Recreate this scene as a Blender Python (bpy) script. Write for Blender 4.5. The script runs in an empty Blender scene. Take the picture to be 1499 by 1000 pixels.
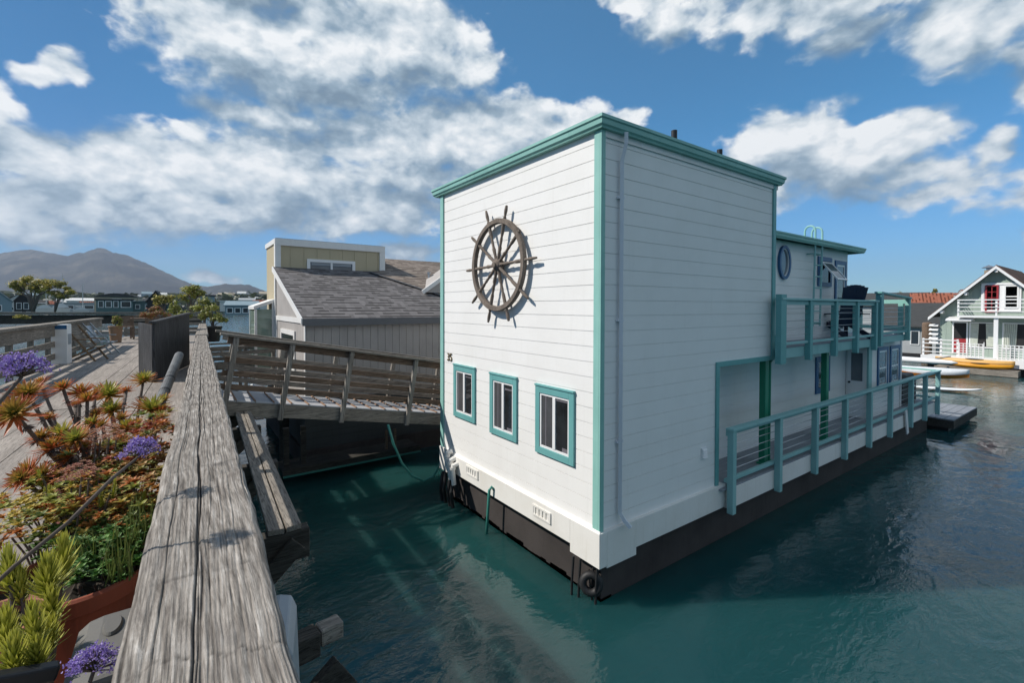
import bpy, math, random
from mathutils import Vector, Matrix, noise as mnoise
R = math.radians
random.seed(7)
sc = bpy.context.scene
COL = sc.collection

# ------------------------------------------------------------------ camera
F_PX, PITCH, ROLL, YAW, SHIFT_PX = 679.1, -0.0171, 0.0022, 0.6231, -39.2
CAM = Vector((-4.6356, -4.3974, 4.1))
cam_d = bpy.data.cameras.new('camera'); cam_o = bpy.data.objects.new('camera', cam_d); COL.objects.link(cam_o)
cam_d.sensor_width = 36; cam_d.lens = 36 * F_PX / 1499
cam_d.shift_y = SHIFT_PX / 1499
cam_d.clip_start = 0.05; cam_d.clip_end = 20000
_fw = Vector((math.sin(YAW), math.cos(YAW), 0)); _rt = Vector((math.cos(YAW), -math.sin(YAW), 0)); _up = Vector((0, 0, 1))
FWD = _fw * math.cos(PITCH) + _up * math.sin(PITCH)
_u1 = -_fw * math.sin(PITCH) + _up * math.cos(PITCH)
RT = _rt * math.cos(ROLL) + _u1 * math.sin(ROLL); UPV = -_rt * math.sin(ROLL) + _u1 * math.cos(ROLL)
cam_o.matrix_world = Matrix(((RT.x, UPV.x, -FWD.x, CAM.x), (RT.y, UPV.y, -FWD.y, CAM.y), (RT.z, UPV.z, -FWD.z, CAM.z), (0, 0, 0, 1)))
sc.camera = cam_o

def ray(u, v): return FWD + RT * ((u - 749.5) / F_PX) - UPV * ((v - 500 - SHIFT_PX) / F_PX)
def at(u, v, d): return CAM + ray(u, v) * d                 # a point at a given distance in front of the viewer
def atX(u, v, X): r = ray(u, v); return CAM + r * ((X - CAM.x) / r.x)
def atY(u, v, Y): r = ray(u, v); return CAM + r * ((Y - CAM.y) / r.y)
def atZ(u, v, Z): r = ray(u, v); return CAM + r * ((Z - CAM.z) / r.z)

# ------------------------------------------------------------------ light
SUN_TO = Vector((-1.0, 0.6, 1.08)).normalized()
SUN_EL = math.asin(SUN_TO.z); SUN_AZ = math.atan2(SUN_TO.x, SUN_TO.y)
sl = bpy.data.lights.new('sun', 'SUN'); sl.energy = 4.5; sl.angle = R(0.5); sl.color = (1, 0.945, 0.865)
so = bpy.data.objects.new('sun', sl); COL.objects.link(so)
so.rotation_euler = (-SUN_TO).to_track_quat('-Z', 'Y').to_euler()
vs = sc.view_settings
vs.view_transform = 'Standard'; vs.look = 'None'; vs.gamma = 1; vs.use_curve_mapping = False
vs.exposure = 0.2

# ------------------------------------------------------------------ node helpers
def nn(t, kind, **kw):
    n = t.nodes.new(kind)
    for k, v in kw.items():
        if k.startswith('i_'):
            key = k[2:]; n.inputs[int(key) if key.isdigit() else key].default_value = v
        else: setattr(n, k, v)
    return n
def math_(t, op, a, b=None, c=None, clamp=False):
    n = t.nodes.new('ShaderNodeMath'); n.operation = op; n.use_clamp = clamp
    for i, x in enumerate((a, b, c)):
        if x is None: continue
        if isinstance(x, (int, float)): n.inputs[i].default_value = x
        else: t.links.new(x, n.inputs[i])
    return n.outputs[0]
def vmath(t, op, a, b=None, c=None):
    n = t.nodes.new('ShaderNodeVectorMath'); n.operation = op
    for i, x in enumerate((a, b, c)):
        if x is None: continue
        if isinstance(x, (tuple, list)): n.inputs[i].default_value = x
        else: t.links.new(x, n.inputs[i])
    return n.outputs['Value'] if op in ('LENGTH', 'DOT_PRODUCT', 'DISTANCE') else n.outputs[0]
def ramp(t, fac, stops, interp='LINEAR'):
    n = t.nodes.new('ShaderNodeValToRGB'); n.color_ramp.interpolation = interp
    e = n.color_ramp.elements
    while len(e) < len(stops): e.new(0.5)
    for el, (p, c) in zip(e, stops):
        el.position = p; el.color = (c[0], c[1], c[2], 1) if isinstance(c, (tuple, list)) else (c, c, c, 1)
    t.links.new(fac, n.inputs[0]); return n.outputs[0]
def mixc(t, fac, a, b, blend='MIX'):
    n = t.nodes.new('ShaderNodeMix'); n.data_type = 'RGBA'; n.blend_type = blend
    for idx, x in ((0, fac), (6, a), (7, b)):
        if isinstance(x, (int, float)): n.inputs[idx].default_value = x
        elif isinstance(x, (tuple, list)): n.inputs[idx].default_value = (x[0], x[1], x[2], 1)
        else: t.links.new(x, n.inputs[idx])
    return n.outputs[2]
def noise(t, vec, scale, detail=4, rough=0.55, dist=0.0):
    n = nn(t, 'ShaderNodeTexNoise'); n.inputs['Scale'].default_value = scale
    n.inputs['Detail'].default_value = detail; n.inputs['Roughness'].default_value = rough; n.inputs['Distortion'].default_value = dist
    if vec is not None: t.links.new(vec, n.inputs['Vector'])
    return n.outputs[0]

# ------------------------------------------------------------------ sky with clouds
def az_el(u, v):
    d = ray(u, v).normalized(); return math.atan2(d.x, d.y), math.asin(d.z)
w = bpy.data.worlds.new('World'); sc.world = w; w.use_nodes = True
t = w.node_tree; t.nodes.clear()
sky = nn(t, 'ShaderNodeTexSky', sky_type='NISHITA', sun_disc=False, sun_elevation=SUN_EL, sun_rotation=SUN_AZ % (2 * math.pi))
sky.air_density = 1.0; sky.dust_density = 0.0; sky.ozone_density = 1.5
hs = nn(t, 'ShaderNodeHueSaturation'); hs.inputs['Saturation'].default_value = 1.05; hs.inputs['Hue'].default_value = 0.495; hs.inputs['Value'].default_value = 1.0
t.links.new(sky.outputs[0], hs.inputs['Color'])
bg1 = nn(t, 'ShaderNodeBackground'); bg1.inputs[1].default_value = 0.125
tc = nn(t, 'ShaderNodeTexCoord'); sep = nn(t, 'ShaderNodeSeparateXYZ'); t.links.new(tc.outputs['Generated'], sep.inputs[0])
az = math_(t, 'ARCTAN2', sep.outputs[0], sep.outputs[1]); el = math_(t, 'ARCSINE', sep.outputs[2])
cmb = nn(t, 'ShaderNodeCombineXYZ'); t.links.new(az, cmb.inputs[0]); t.links.new(el, cmb.inputs[1])
P2 = cmb.outputs[0]
low = ramp(t, el, [(0.0, (0.36, 0.60, 0.88)), (0.12, (0.34, 0.66, 0.95)), (0.35, (0.30, 0.76, 0.95)), (0.8, (0.55, 0.95, 1.0))])
side = ramp(t, math_(t, 'MULTIPLY_ADD', az, 0.5, 0.5), [(0.20, (0.36, 0.46, 0.53)), (0.44, (0.44, 0.57, 0.64)), (0.60, (0.74, 0.80, 0.84)), (0.85, (0.88, 0.93, 0.96))])
t.links.new(mixc(t, 1.0, mixc(t, 1.0, hs.outputs[0], low, 'MULTIPLY'), side, 'MULTIPLY'), bg1.inputs[0])
# cumulus banks: centre and half sizes, measured on the photograph in its own pixels and turned into bearings
BANKS = [(330, 55, 130, 70), (470, 70, 170, 95), (600, 60, 120, 80), (690, 95, 60, 30), (430, 125, 105, 36),
         (105, 95, 45, 32), (70, 112, 45, 22), (40, 225, 85, 42), (215, 245, 120, 48), (390, 255, 140, 75), (560, 235, 130, 65),
         (300, 305, 190, 45), (120, 310, 150, 45), (80, 345, 110, 22), (690, 200, 120, 55), (560, 310, 120, 40), (800, 190, 90, 40), (920, 180, 40, 22), (380, 165, 110, 26),
         (1010, 22, 80, 38), (1180, 10, 190, 48), (1260, 52, 100, 32), (1420, 20, 120, 60), (1490, 90, 40, 60), (950, -10, 90, 30),
         (1150, 200, 95, 50), (1240, 232, 140, 55), (1375, 262, 105, 36), (1150, 268, 130, 42), (1290, 275, 110, 30), (1465, 215, 32, 28), 
         (305, 405, 40, 14), (600, 372, 70, 16), (-120, 120, 120, 60), (-150, 280, 160, 80), (1650, 60, 150, 90), (1620, 330, 120, 40), (300, -120, 300, 70), (1250, -110, 260, 60)]
# unseen cloud banks added behind the viewer as neutral fill light: bearing, height, half sizes in radians
FILL_BANKS = [(1.75, 0.45, 0.35, 0.16), (2.3, 0.75, 0.5, 0.22), (2.75, 0.40, 0.5, 0.15), (-2.7, 0.70, 0.6, 0.25), (-2.1, 0.35, 0.35, 0.14), (1.9, 0.18, 0.5, 0.07), (3.0, 0.15, 0.6, 0.07), (1.3, 0.9, 0.6, 0.2), (-2.9, 1.15, 0.9, 0.2), (2.5, 0.55, 0.7, 0.4), (3.1, 0.7, 0.5, 0.3), (1.6, 0.75, 0.4, 0.25)]
def bank_field(pv):
    cur = None
    spots = [(a, e, ra, re, 99) for (a, e, ra, re) in FILL_BANKS]
    for (u, v, ru, rv) in BANKS:
        a, e = az_el(u, v)
        a2, e2 = az_el(u + ru, v); a3, e3 = az_el(u, v - rv)
        spots.append((a, e, max(0.01, abs(a2 - a)), max(0.008, abs(e3 - e)), min(ru, rv)))
    for (a, e, ra, re, sz) in spots:
        q = vmath(t, 'MULTIPLY_ADD', pv, (1 / ra, 1 / re, 0), (-a / ra, -e / re, 0))
        L = vmath(t, 'LENGTH', q)
        # distance outside the bank, in units of a fixed size so that small banks do not get a harder edge
        k = min(1.0, 0.35 + 1.6 * (ra + re))
        L = math_(t, 'MULTIPLY', math_(t, 'SUBTRACT', L, 1.0 if sz > 34 else 0.80), k)
        if cur is None: cur = L
        else:
            m = t.nodes.new('ShaderNodeMath'); m.operation = 'SMOOTH_MIN'; m.inputs[2].default_value = 0.25
            t.links.new(cur, m.inputs[0]); t.links.new(L, m.inputs[1]); cur = m.outputs[0]
    return math_(t, 'MULTIPLY', cur, -1.0)
def nvec(pv, scale, det):
    n = nn(t, 'ShaderNodeTexNoise'); n.inputs['Scale'].default_value = scale; n.inputs['Detail'].default_value = det; n.inputs['Roughness'].default_value = 0.55
    t.links.new(pv, n.inputs['Vector']); return vmath(t, 'SUBTRACT', n.outputs['Color'], (0.5, 0.5, 0.5))
def cloud_noise(pv):
    st = vmath(t, 'MULTIPLY', pv, (1.0, 1.5, 1.0))
    n1 = noise(t, st, 8.5, 7, 0.56, 0.2); n2 = noise(t, st, 13.0, 3, 0.5, 0.15)
    bil = math_(t, 'ABSOLUTE', math_(t, 'SUBTRACT', n2, 0.5))
    return math_(t, 'ADD', math_(t, 'MULTIPLY_ADD', n1, 1.6, -0.85), math_(t, 'MULTIPLY_ADD', bil, -1.1, 0.15))
wp = vmath(t, 'ADD', P2, vmath(t, 'MULTIPLY', nvec(P2, 8.0, 3), (0.13, 0.085, 0)))
B0 = bank_field(wp); B1 = bank_field(vmath(t, 'ADD', wp, (-0.02, 0.075, 0)))
N0 = cloud_noise(P2); N1 = cloud_noise(vmath(t, 'ADD', P2, (-0.018, 0.030, 0)))
D0 = math_(t, 'ADD', math_(t, 'MINIMUM', math_(t, 'MULTIPLY_ADD', B0, 1.7, 0.11), 0.50), N0)
mr = nn(t, 'ShaderNodeMapRange', interpolation_type='SMOOTHSTEP'); t.links.new(D0, mr.inputs[0]); cover = mr.outputs[0]
lit = math_(t, 'MULTIPLY_ADD', math_(t, 'SUBTRACT', N0, N1), 1.05, 0.53)
bd = nn(t, 'ShaderNodeClamp'); bd.inputs[1].default_value = -0.34; bd.inputs[2].default_value = 0.30
t.links.new(math_(t, 'MULTIPLY', math_(t, 'SUBTRACT', B0, B1), 0.75), bd.inputs[0])
lit = math_(t, 'ADD', lit, bd.outputs[0])
lit = math_(t, 'SUBTRACT', lit, math_(t, 'MULTIPLY', math_(t, 'MAXIMUM', D0, 0.0), 0.16))
soft = math_(t, 'SUBTRACT', 0.75, lit, clamp=True)      # shaded undersides fray out, sunlit tops stay crisp
t.links.new(math_(t, 'MULTIPLY_ADD', soft, -0.22, -0.06), mr.inputs[1]); t.links.new(math_(t, 'MULTIPLY_ADD', soft, 0.45, 0.27), mr.inputs[2])
ccol = ramp(t, lit, [(0.02, (0.19, 0.275, 0.36)), (0.32, (0.32, 0.425, 0.52)), (0.60, (0.62, 0.70, 0.76)), (0.90, (0.95, 0.97, 0.98))])
bg2 = nn(t, 'ShaderNodeBackground'); bg2.inputs[1].default_value = 0.88
t.links.new(ccol, bg2.inputs[0])
mx = nn(t, 'ShaderNodeMixShader'); up = math_(t, 'GREATER_THAN', sep.outputs[2], 0.0)
t.links.new(math_(t, 'MULTIPLY', math_(t, 'MULTIPLY', cover, 0.97), up), mx.inputs[0])
t.links.new(bg1.outputs[0], mx.inputs[1]); t.links.new(bg2.outputs[0], mx.inputs[2])
wo = nn(t, 'ShaderNodeOutputWorld'); t.links.new(mx.outputs[0], wo.inputs[0])
w.cycles.sampling_method = 'MANUAL'; w.cycles.sample_map_resolution = 512
sc.cycles.max_bounces = 6; sc.cycles.transparent_max_bounces = 8; sc.cycles.volume_bounces = 0
sc.cycles.caustics_reflective = False; sc.cycles.caustics_refractive = False
sc.cycles.use_denoising = True

# ------------------------------------------------------------------ materials
def new_mat(name):
    m = bpy.data.materials.new(name); m.use_nodes = True; tr = m.node_tree
    return m, tr, tr.nodes['Principled BSDF']
def bump(tr, bs, h, strength, dist):
    b = nn(tr, 'ShaderNodeBump'); b.inputs['Strength'].default_value = strength; b.inputs['Distance'].default_value = dist
    tr.links.new(h, b.inputs['Height']); tr.links.new(b.outputs[0], bs.inputs['Normal'])
def objco(tr): return nn(tr, 'ShaderNodeTexCoord').outputs['Object']
def paint(name, col, rough=0.55, dirt=0.12, streak=True, bmp=0.15, spec=0.4, dirtcol=None, scale=1.0):
    m, tr, bs = new_mat(name); co = objco(tr)
    a = noise(tr, co, 1.3 * scale, 6, 0.6); b = noise(tr, vmath(tr, 'MULTIPLY', co, (9, 9, 0.7)), 1.6 * scale, 5, 0.6)
    dc = dirtcol or tuple(c * 0.55 for c in col)
    f1 = ramp(tr, a, [(0.42, 0.0), (0.75, 1.0)]); c = mixc(tr, math_(tr, 'MULTIPLY', f1, dirt), col, dc)
    if streak: c = mixc(tr, math_(tr, 'MULTIPLY', ramp(tr, b, [(0.55, 0.0), (0.8, 1.0)]), dirt), c, dc)
    tr.links.new(c, bs.inputs['Base Color']); bs.inputs['Roughness'].default_value = rough; bs.inputs['Specular IOR Level'].default_value = spec
    if bmp: bump(tr, bs, noise(tr, co, 60 * scale, 3), bmp, 0.004)
    return m
def wood(name, c1, c2, axis='x', scale=1.0, rough=0.85, bmp=0.5, crack=0.6, c3=None):
    m, tr, bs = new_mat(name); co = objco(tr)
    lo, hi = 0.9, 16.0
    sv = {'x': (lo, hi, hi), 'y': (hi, lo, hi), 'z': (hi, hi, lo)}[axis]
    st = vmath(tr, 'MULTIPLY', co, sv)
    g1 = noise(tr, st, 1.6 * scale, 8, 0.65, 0.8); g2 = noise(tr, st, 6.5 * scale, 4, 0.6, 0.3)
    big = noise(tr, co, 1.1 * scale, 4)
    c = ramp(tr, g1, [(0.28, c1), (0.52, tuple((x + y) / 2 for x, y in zip(c1, c2))), (0.74, c2)])
    c = mixc(tr, math_(tr, 'MULTIPLY', ramp(tr, big, [(0.4, 0.0), (0.7, 1.0)]), 0.45), c, c3 or tuple(x * 0.6 for x in c1))
    line = ramp(tr, g2, [(0.40, 1.0), (0.47, 0.0)])
    c = mixc(tr, math_(tr, 'MULTIPLY', line, crack), c, tuple(x * 0.3 for x in c1))
    tr.links.new(c, bs.inputs['Base Color']); bs.inputs['Roughness'].default_value = rough; bs.inputs['Specular IOR Level'].default_value = 0.2
    h = math_(tr, 'SUBTRACT', g1, math_(tr, 'MULTIPLY', line, 0.6))
    bump(tr, bs, h, bmp, 0.01)
    return m
def plain(name, col, rough=0.5, metal=0.0, spec=0.5, var=0.15, scale=8.0):
    m, tr, bs = new_mat(name); co = objco(tr); a = noise(tr, co, scale, 4)
    c = mixc(tr, a, tuple(x * (1 - var) for x in col), tuple(min(1, x * (1 + var)) for x in col))
    tr.links.new(c, bs.inputs['Base Color']); bs.inputs['Roughness'].default_value = rough
    bs.inputs['Metallic'].default_value = metal; bs.inputs['Specular IOR Level'].default_value = spec
    return m
def glass(name, col, rough=0.03, var=0.5):
    m, tr, bs = new_mat(name); co = objco(tr); a = noise(tr, co, 2.3, 3)
    c = mixc(tr, a, tuple(x * (1 - var) for x in col), tuple(x * (1 + var) for x in col))
    tr.links.new(c, bs.inputs['Base Color']); bs.inputs['Roughness'].default_value = rough; bs.inputs['Specular IOR Level'].default_value = 0.6
    bump(tr, bs, noise(tr, co, 1.4, 2), 0.06, 0.01)
    return m
def leafmat(name, rough=0.5, trans=0.25):
    m, tr, bs = new_mat(name)
    at_ = nn(tr, 'ShaderNodeAttribute', attribute_name='tint'); co = objco(tr)
    c = mixc(tr, math_(tr, 'MULTIPLY', noise(tr, co, 30, 3), 0.22), at_.outputs['Color'], (0.03, 0.03, 0.012), 'MIX')
    tr.links.new(c, bs.inputs['Base Color']); bs.inputs['Roughness'].default_value = rough
    tl = nn(tr, 'ShaderNodeBsdfTranslucent'); tr.links.new(c, tl.inputs[0])
    ms = nn(tr, 'ShaderNodeMixShader'); ms.inputs[0].default_value = trans
    tr.links.new(bs.outputs[0], ms.inputs[1]); tr.links.new(tl.outputs[0], ms.inputs[2])
    tr.links.new(ms.outputs[0], tr.nodes['Material Output'].inputs[0])
    return m
def shingles(name, c1, c2, ax_row='y', row=0.2, tab=0.3):
    """Laminated shingles: courses along the slope, dark thick butts coming and going along each course."""
    m, tr, bs = new_mat(name); co = objco(tr); sp = nn(tr, 'ShaderNodeSeparateXYZ'); tr.links.new(co, sp.inputs[0])
    xa, ya = (sp.outputs[0], sp.outputs[1]) if ax_row == 'y' else (sp.outputs[1], sp.outputs[0])
    yy = math_(tr, 'DIVIDE', math_(tr, 'ADD', ya, 50.0), row); rw = math_(tr, 'FLOOR', yy); fr = math_(tr, 'FRACT', yy)
    def cell(per, mul):
        cb = nn(tr, 'ShaderNodeCombineXYZ'); tr.links.new(math_(tr, 'FLOOR', math_(tr, 'ADD', math_(tr, 'DIVIDE', xa, per), math_(tr, 'MULTIPLY', rw, mul))), cb.inputs[0]); tr.links.new(rw, cb.inputs[1])
        wn = nn(tr, 'ShaderNodeTexWhiteNoise', noise_dimensions='2D'); tr.links.new(cb.outputs[0], wn.inputs['Vector']); return wn.outputs['Value']
    r1 = cell(tab, 0.377); r2 = cell(tab * 0.45, 0.713)
    c = mixc(tr, r2, c1, c2)
    butt = math_(tr, 'MULTIPLY', math_(tr, 'LESS_THAN', fr, 0.40), math_(tr, 'GREATER_THAN', r1, 0.42))
    c = mixc(tr, math_(tr, 'MULTIPLY', butt, 0.85), c, tuple(x * 0.22 for x in c1))
    c = mixc(tr, math_(tr, 'MULTIPLY', math_(tr, 'LESS_THAN', fr, 0.10), 0.5), c, tuple(x * 0.3 for x in c1))
    c = mixc(tr, math_(tr, 'MULTIPLY', noise(tr, co, 55, 4), 0.4), c, tuple(x * 0.5 for x in c1))
    tr.links.new(c, bs.inputs['Base Color']); bs.inputs['Roughness'].default_value = 0.95; bs.inputs['Specular IOR Level'].default_value = 0.15
    bump(tr, bs, math_(tr, 'SUBTRACT', 1.0, butt), 0.7, 0.012)
    return m
M = {}
M['white'] = paint('white_paint', (0.82, 0.81, 0.79), 0.6, 0.17, dirtcol=(0.55, 0.53, 0.49))
M['white_trim'] = paint('white_trim_paint', (0.76, 0.75, 0.73), 0.5, 0.18, dirtcol=(0.42, 0.38, 0.33))
M['skirt'] = paint('skirt_paint', (0.78, 0.76, 0.72), 0.6, 0.30, dirtcol=(0.50, 0.45, 0.36))
M['teal'] = paint('teal_paint', (0.15, 0.38, 0.375), 0.5, 0.45, dirtcol=(0.07, 0.26, 0.26))
M['teal_pale'] = paint('pale_teal_paint', (0.27, 0.52, 0.465), 0.5, 0.45, dirtcol=(0.14, 0.34, 0.31))
M['teal_rail'] = paint('railing_teal_paint', (0.28, 0.50, 0.49), 0.55, 0.35, dirtcol=(0.10, 0.30, 0.30))
M['blue'] = paint('blue_paint', (0.022, 0.105, 0.24), 0.45, 0.2)
M['green'] = paint('green_paint', (0.008, 0.20, 0.115), 0.45, 0.2)
M['deckgrey'] = wood('grey_deck_paint', (0.24, 0.26, 0.29), (0.34, 0.36, 0.39), 'x', 1.0, 0.7, 0.2, 0.25)
M['hull'] = paint('hull_concrete', (0.052, 0.044, 0.041), 0.85, 0.8, dirtcol=(0.022, 0.018, 0.017), bmp=0.6)
M['algae'] = paint('algae_band', (0.05, 0.06, 0.012), 0.8, 0.7, dirtcol=(0.02, 0.03, 0.01), bmp=0.6)
M['black'] = plain('black_rubber', (0.012, 0.012, 0.013), 0.6)
M['pane_dark'] = glass('dark_pane', (0.022, 0.024, 0.026), 0.03, 0.9)
M['pane_screen'] = glass('screen_pane', (0.075, 0.075, 0.078), 0.25)
M['pane_sky'] = glass('reflecting_pane', (0.10, 0.12, 0.14), 0.04)
M['vinyl'] = plain('white_vinyl', (0.78, 0.78, 0.78), 0.35, var=0.03)
M['downspout'] = paint('downspout_paint', (0.70, 0.72, 0.76), 0.45, 0.2)
M['steel'] = plain('galvanised_steel', (0.45, 0.46, 0.47), 0.35, 0.9)
M['darkmetal'] = plain('dark_metal', (0.03, 0.032, 0.036), 0.45, 0.5)
M['bronze'] = plain('aged_brass', (0.20, 0.15, 0.07), 0.4, 0.6)
M['ship'] = wood('driftwood', (0.13, 0.105, 0.085), (0.33, 0.275, 0.235), 'z', 2.5, 0.85, 0.5, 0.5)
M['wood_x'] = wood('weathered_wood_x', (0.16, 0.14, 0.118), (0.42, 0.375, 0.32), 'x')
M['wood_y'] = wood('weathered_wood_y', (0.16, 0.14, 0.118), (0.42, 0.375, 0.32), 'y')
M['wood_z'] = wood('weathered_wood_z', (0.16, 0.145, 0.128), (0.42, 0.385, 0.34), 'z')
M['wood_brown'] = wood('brown_wood', (0.13, 0.085, 0.06), (0.30, 0.215, 0.155), 'x')
M['wood_dark'] = wood('dark_wood', (0.035, 0.036, 0.038), (0.12, 0.122, 0.13), 'z', 0.8)
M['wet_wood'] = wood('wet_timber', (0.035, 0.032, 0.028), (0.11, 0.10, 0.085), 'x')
M['plywood'] = paint('grey_gangway_board', (0.42, 0.42, 0.43), 0.8, 0.35, streak=False)
M['batten'] = plain('orange_batten', (0.27, 0.155, 0.09), 0.8)
M['terracotta'] = paint('terracotta', (0.30, 0.075, 0.038), 0.75, 0.6, dirtcol=(0.09, 0.035, 0.022))
M['terracotta_pink'] = paint('pale_terracotta', (0.42, 0.16, 0.12), 0.75, 0.4)
M['soil'] = plain('potting_soil', (0.035, 0.026, 0.018), 0.95, var=0.5, scale=40)
M['leaf'] = leafmat('leaf')
M['pole_grey'] = paint('grey_pole_paint', (0.13, 0.135, 0.135), 0.6, 0.8, dirtcol=(0.03, 0.03, 0.03), scale=6)
M['pane_green'] = glass('greenish_pane', (0.22, 0.30, 0.25), 0.05)
M['stem'] = plain('plant_stem', (0.11, 0.085, 0.07), 0.9, var=0.4, scale=40)
M['bark'] = plain('bark', (0.15, 0.12, 0.10), 0.9, var=0.4, scale=9)
M['inner_strip'] = plain('window_inner_frame', (0.16, 0.15, 0.17), 0.5)
M['navy'] = plain('navy_plastic', (0.008, 0.016, 0.048), 0.35)
M['grey_plastic'] = paint('grey_plastic', (0.14, 0.133, 0.12), 0.55, 0.3, streak=False)
M['pale_plastic'] = paint('pale_plastic', (0.30, 0.33, 0.36), 0.5, 0.25, streak=False)
M['hose'] = plain('green_hose', (0.045, 0.22, 0.18), 0.4)
M['canvas'] = plain('white_canvas', (0.66, 0.68, 0.70), 0.8)

# ------------------------------------------------------------------ mesh builder
ORG = {}
class MB:
    def __init__(self): self.v = []; self.f = []; self.c = None
    def add(self, vs, fs):
        o = len(self.v); self.v += [tuple(p) for p in vs]; self.f += [tuple(i + o for i in f) for f in fs]; return self
    def tint(self, n, col):                       # colours of the last n vertices (leaf colours)
        if self.c is None: self.c = []
        self.c += [col] * n if not isinstance(col, list) else col
    def quad(self, a, b, c, d): return self.add([a, b, c, d], [(0, 1, 2, 3)])
    def box(self, x0, x1, y0, y1, z0, z1):
        return self.add([(x0, y0, z0), (x1, y0, z0), (x1, y1, z0), (x0, y1, z0), (x0, y0, z1), (x1, y0, z1), (x1, y1, z1), (x0, y1, z1)],
                        [(0, 3, 2, 1), (4, 5, 6, 7), (0, 1, 5, 4), (1, 2, 6, 5), (2, 3, 7, 6), (3, 0, 4, 7)])
    def beam(self, p, q, w, h, up=(0, 0, 1)):
        p = Vector(p); q = Vector(q); d = (q - p).normalized(); up = Vector(up)
        s = d.cross(up)
        if s.length < 1e-4: s = d.cross(Vector((0, 1, 0)))
        s.normalize(); n = s.cross(d).normalized(); s = s * w / 2; n = n * h / 2
        vs = [p - s - n, p + s - n, p + s + n, p - s + n, q - s - n, q + s - n, q + s + n, q - s + n]
        return self.add(vs, [(0, 1, 2, 3), (7, 6, 5, 4), (0, 4, 5, 1), (1, 5, 6, 2), (2, 6, 7, 3), (3, 7, 4, 0)])
    def tube(self, pts, rad, n=8, cap=True):
        pts = [Vector(p) for p in pts]; k = len(pts); rads = rad if isinstance(rad, (list, tuple)) else [rad] * k
        vs = []; prev = None
        for i, p in enumerate(pts):
            d = (pts[min(i + 1, k - 1)] - pts[max(i - 1, 0)]).normalized()
            if prev is None:
                s = d.cross(Vector((0, 0, 1)))
                if s.length < 1e-3: s = d.cross(Vector((1, 0, 0)))
            else: s = prev - d * prev.dot(d)
            s.normalize(); prev = s; b = d.cross(s)
            for j in range(n):
                a = 2 * math.pi * j / n; vs.append(p + (s * math.cos(a) + b * math.sin(a)) * rads[i])
        fs = []
        for i in range(k - 1):
            for j in range(n):
                j2 = (j + 1) % n; fs.append((i * n + j, i * n + j2, (i + 1) * n + j2, (i + 1) * n + j))
        if cap: fs += [tuple(range(n - 1, -1, -1)), tuple((k - 1) * n + j for j in range(n))]
        return self.add(vs, fs)
    def lathe(self, o, axis, prof, n=24, closed=False):
        o = Vector(o); ax = Vector(axis).normalized(); s = ax.cross(Vector((0, 0, 1)))
        if s.length < 1e-3: s = Vector((1, 0, 0))
        s.normalize(); b = ax.cross(s); vs = []; k = len(prof)
        for r, h in prof:
            for j in range(n):
                a = 2 * math.pi * j / n; vs.append(o + ax * h + (s * math.cos(a) + b * math.sin(a)) * r)
        fs = []
        for i in range(k if closed else k - 1):
            i2 = (i + 1) % k
            for j in range(n): fs.append((i * n + j, i * n + (j + 1) % n, i2 * n + (j + 1) % n, i2 * n + j))
        return self.add(vs, fs)
    def prism(self, poly, ext):
        k = len(poly); e = Vector(ext); a = [Vector(p) for p in poly]; vs = a + [p + e for p in a]
        fs = [tuple(range(k)), tuple(range(2 * k - 1, k - 1, -1))] + [(i, i + k, (i + 1) % k + k, (i + 1) % k) for i in range(k)]
        return self.add(vs, fs)
    def build(self, name, mat, parent=None, bev=0.0, smooth=False, kind=None):
        off = ORG.get(parent.name, Vector((0, 0, 0))) if parent else Vector((0, 0, 0))
        me = bpy.data.meshes.new(name); me.from_pydata([Vector(p) - off for p in self.v], [], self.f)
        if self.c:
            at_ = me.attributes.new('tint', 'FLOAT_COLOR', 'POINT'); fl = []
            for c in self.c: fl += [c[0], c[1], c[2], 1.0]
            at_.data.foreach_set('color', fl)
        me.materials.append(M[mat] if isinstance(mat, str) else mat)
        if smooth: me.polygons.foreach_set('use_smooth', [True] * len(me.polygons))
        ob = bpy.data.objects.new(name, me); COL.objects.link(ob)
        if not self.c:
            import bmesh
            bm = bmesh.new(); bm.from_mesh(me); bmesh.ops.recalc_face_normals(bm, faces=bm.faces); bm.to_mesh(me); bm.free()
        if parent: ob.parent = parent; ORG[ob.name] = off
        if bev:
            b = ob.modifiers.new('bevel', 'BEVEL'); b.width = bev; b.segments = 2; b.limit_method = 'ANGLE'; b.angle_limit = R(40)
        if kind: ob['kind'] = kind
        return ob
def tag(o, label, cat, group=None):
    o['label'] = label; o['category'] = cat
    if group: o['group'] = group
    return o
def thing(name, label, cat, loc=(0, 0, 0), rz=0.0, group=None, local=False):
    o = bpy.data.objects.new(name, None); COL.objects.link(o); o.location = loc; o.rotation_euler = (0, 0, rz)
    o.empty_display_size = 0.2
    ORG[o.name] = Vector((0, 0, 0)) if (local or rz) else Vector(loc)
    return tag(o, label, cat, group)
KIDS = {}
def dup(root, loc, rz=0.0, label=None, scale=None):
    r = root.copy(); COL.objects.link(r); r.location = loc; r.rotation_euler = (0, 0, rz)
    if scale: r.scale = scale
    if label: r['label'] = label
    for ch in [o for o in bpy.data.objects if o.parent == root]:
        c = ch.copy(); COL.objects.link(c); c.parent = r
        for g in [o for o in bpy.data.objects if o.parent == ch]:
            d = g.copy(); COL.objects.link(d); d.parent = c
    return r

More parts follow.
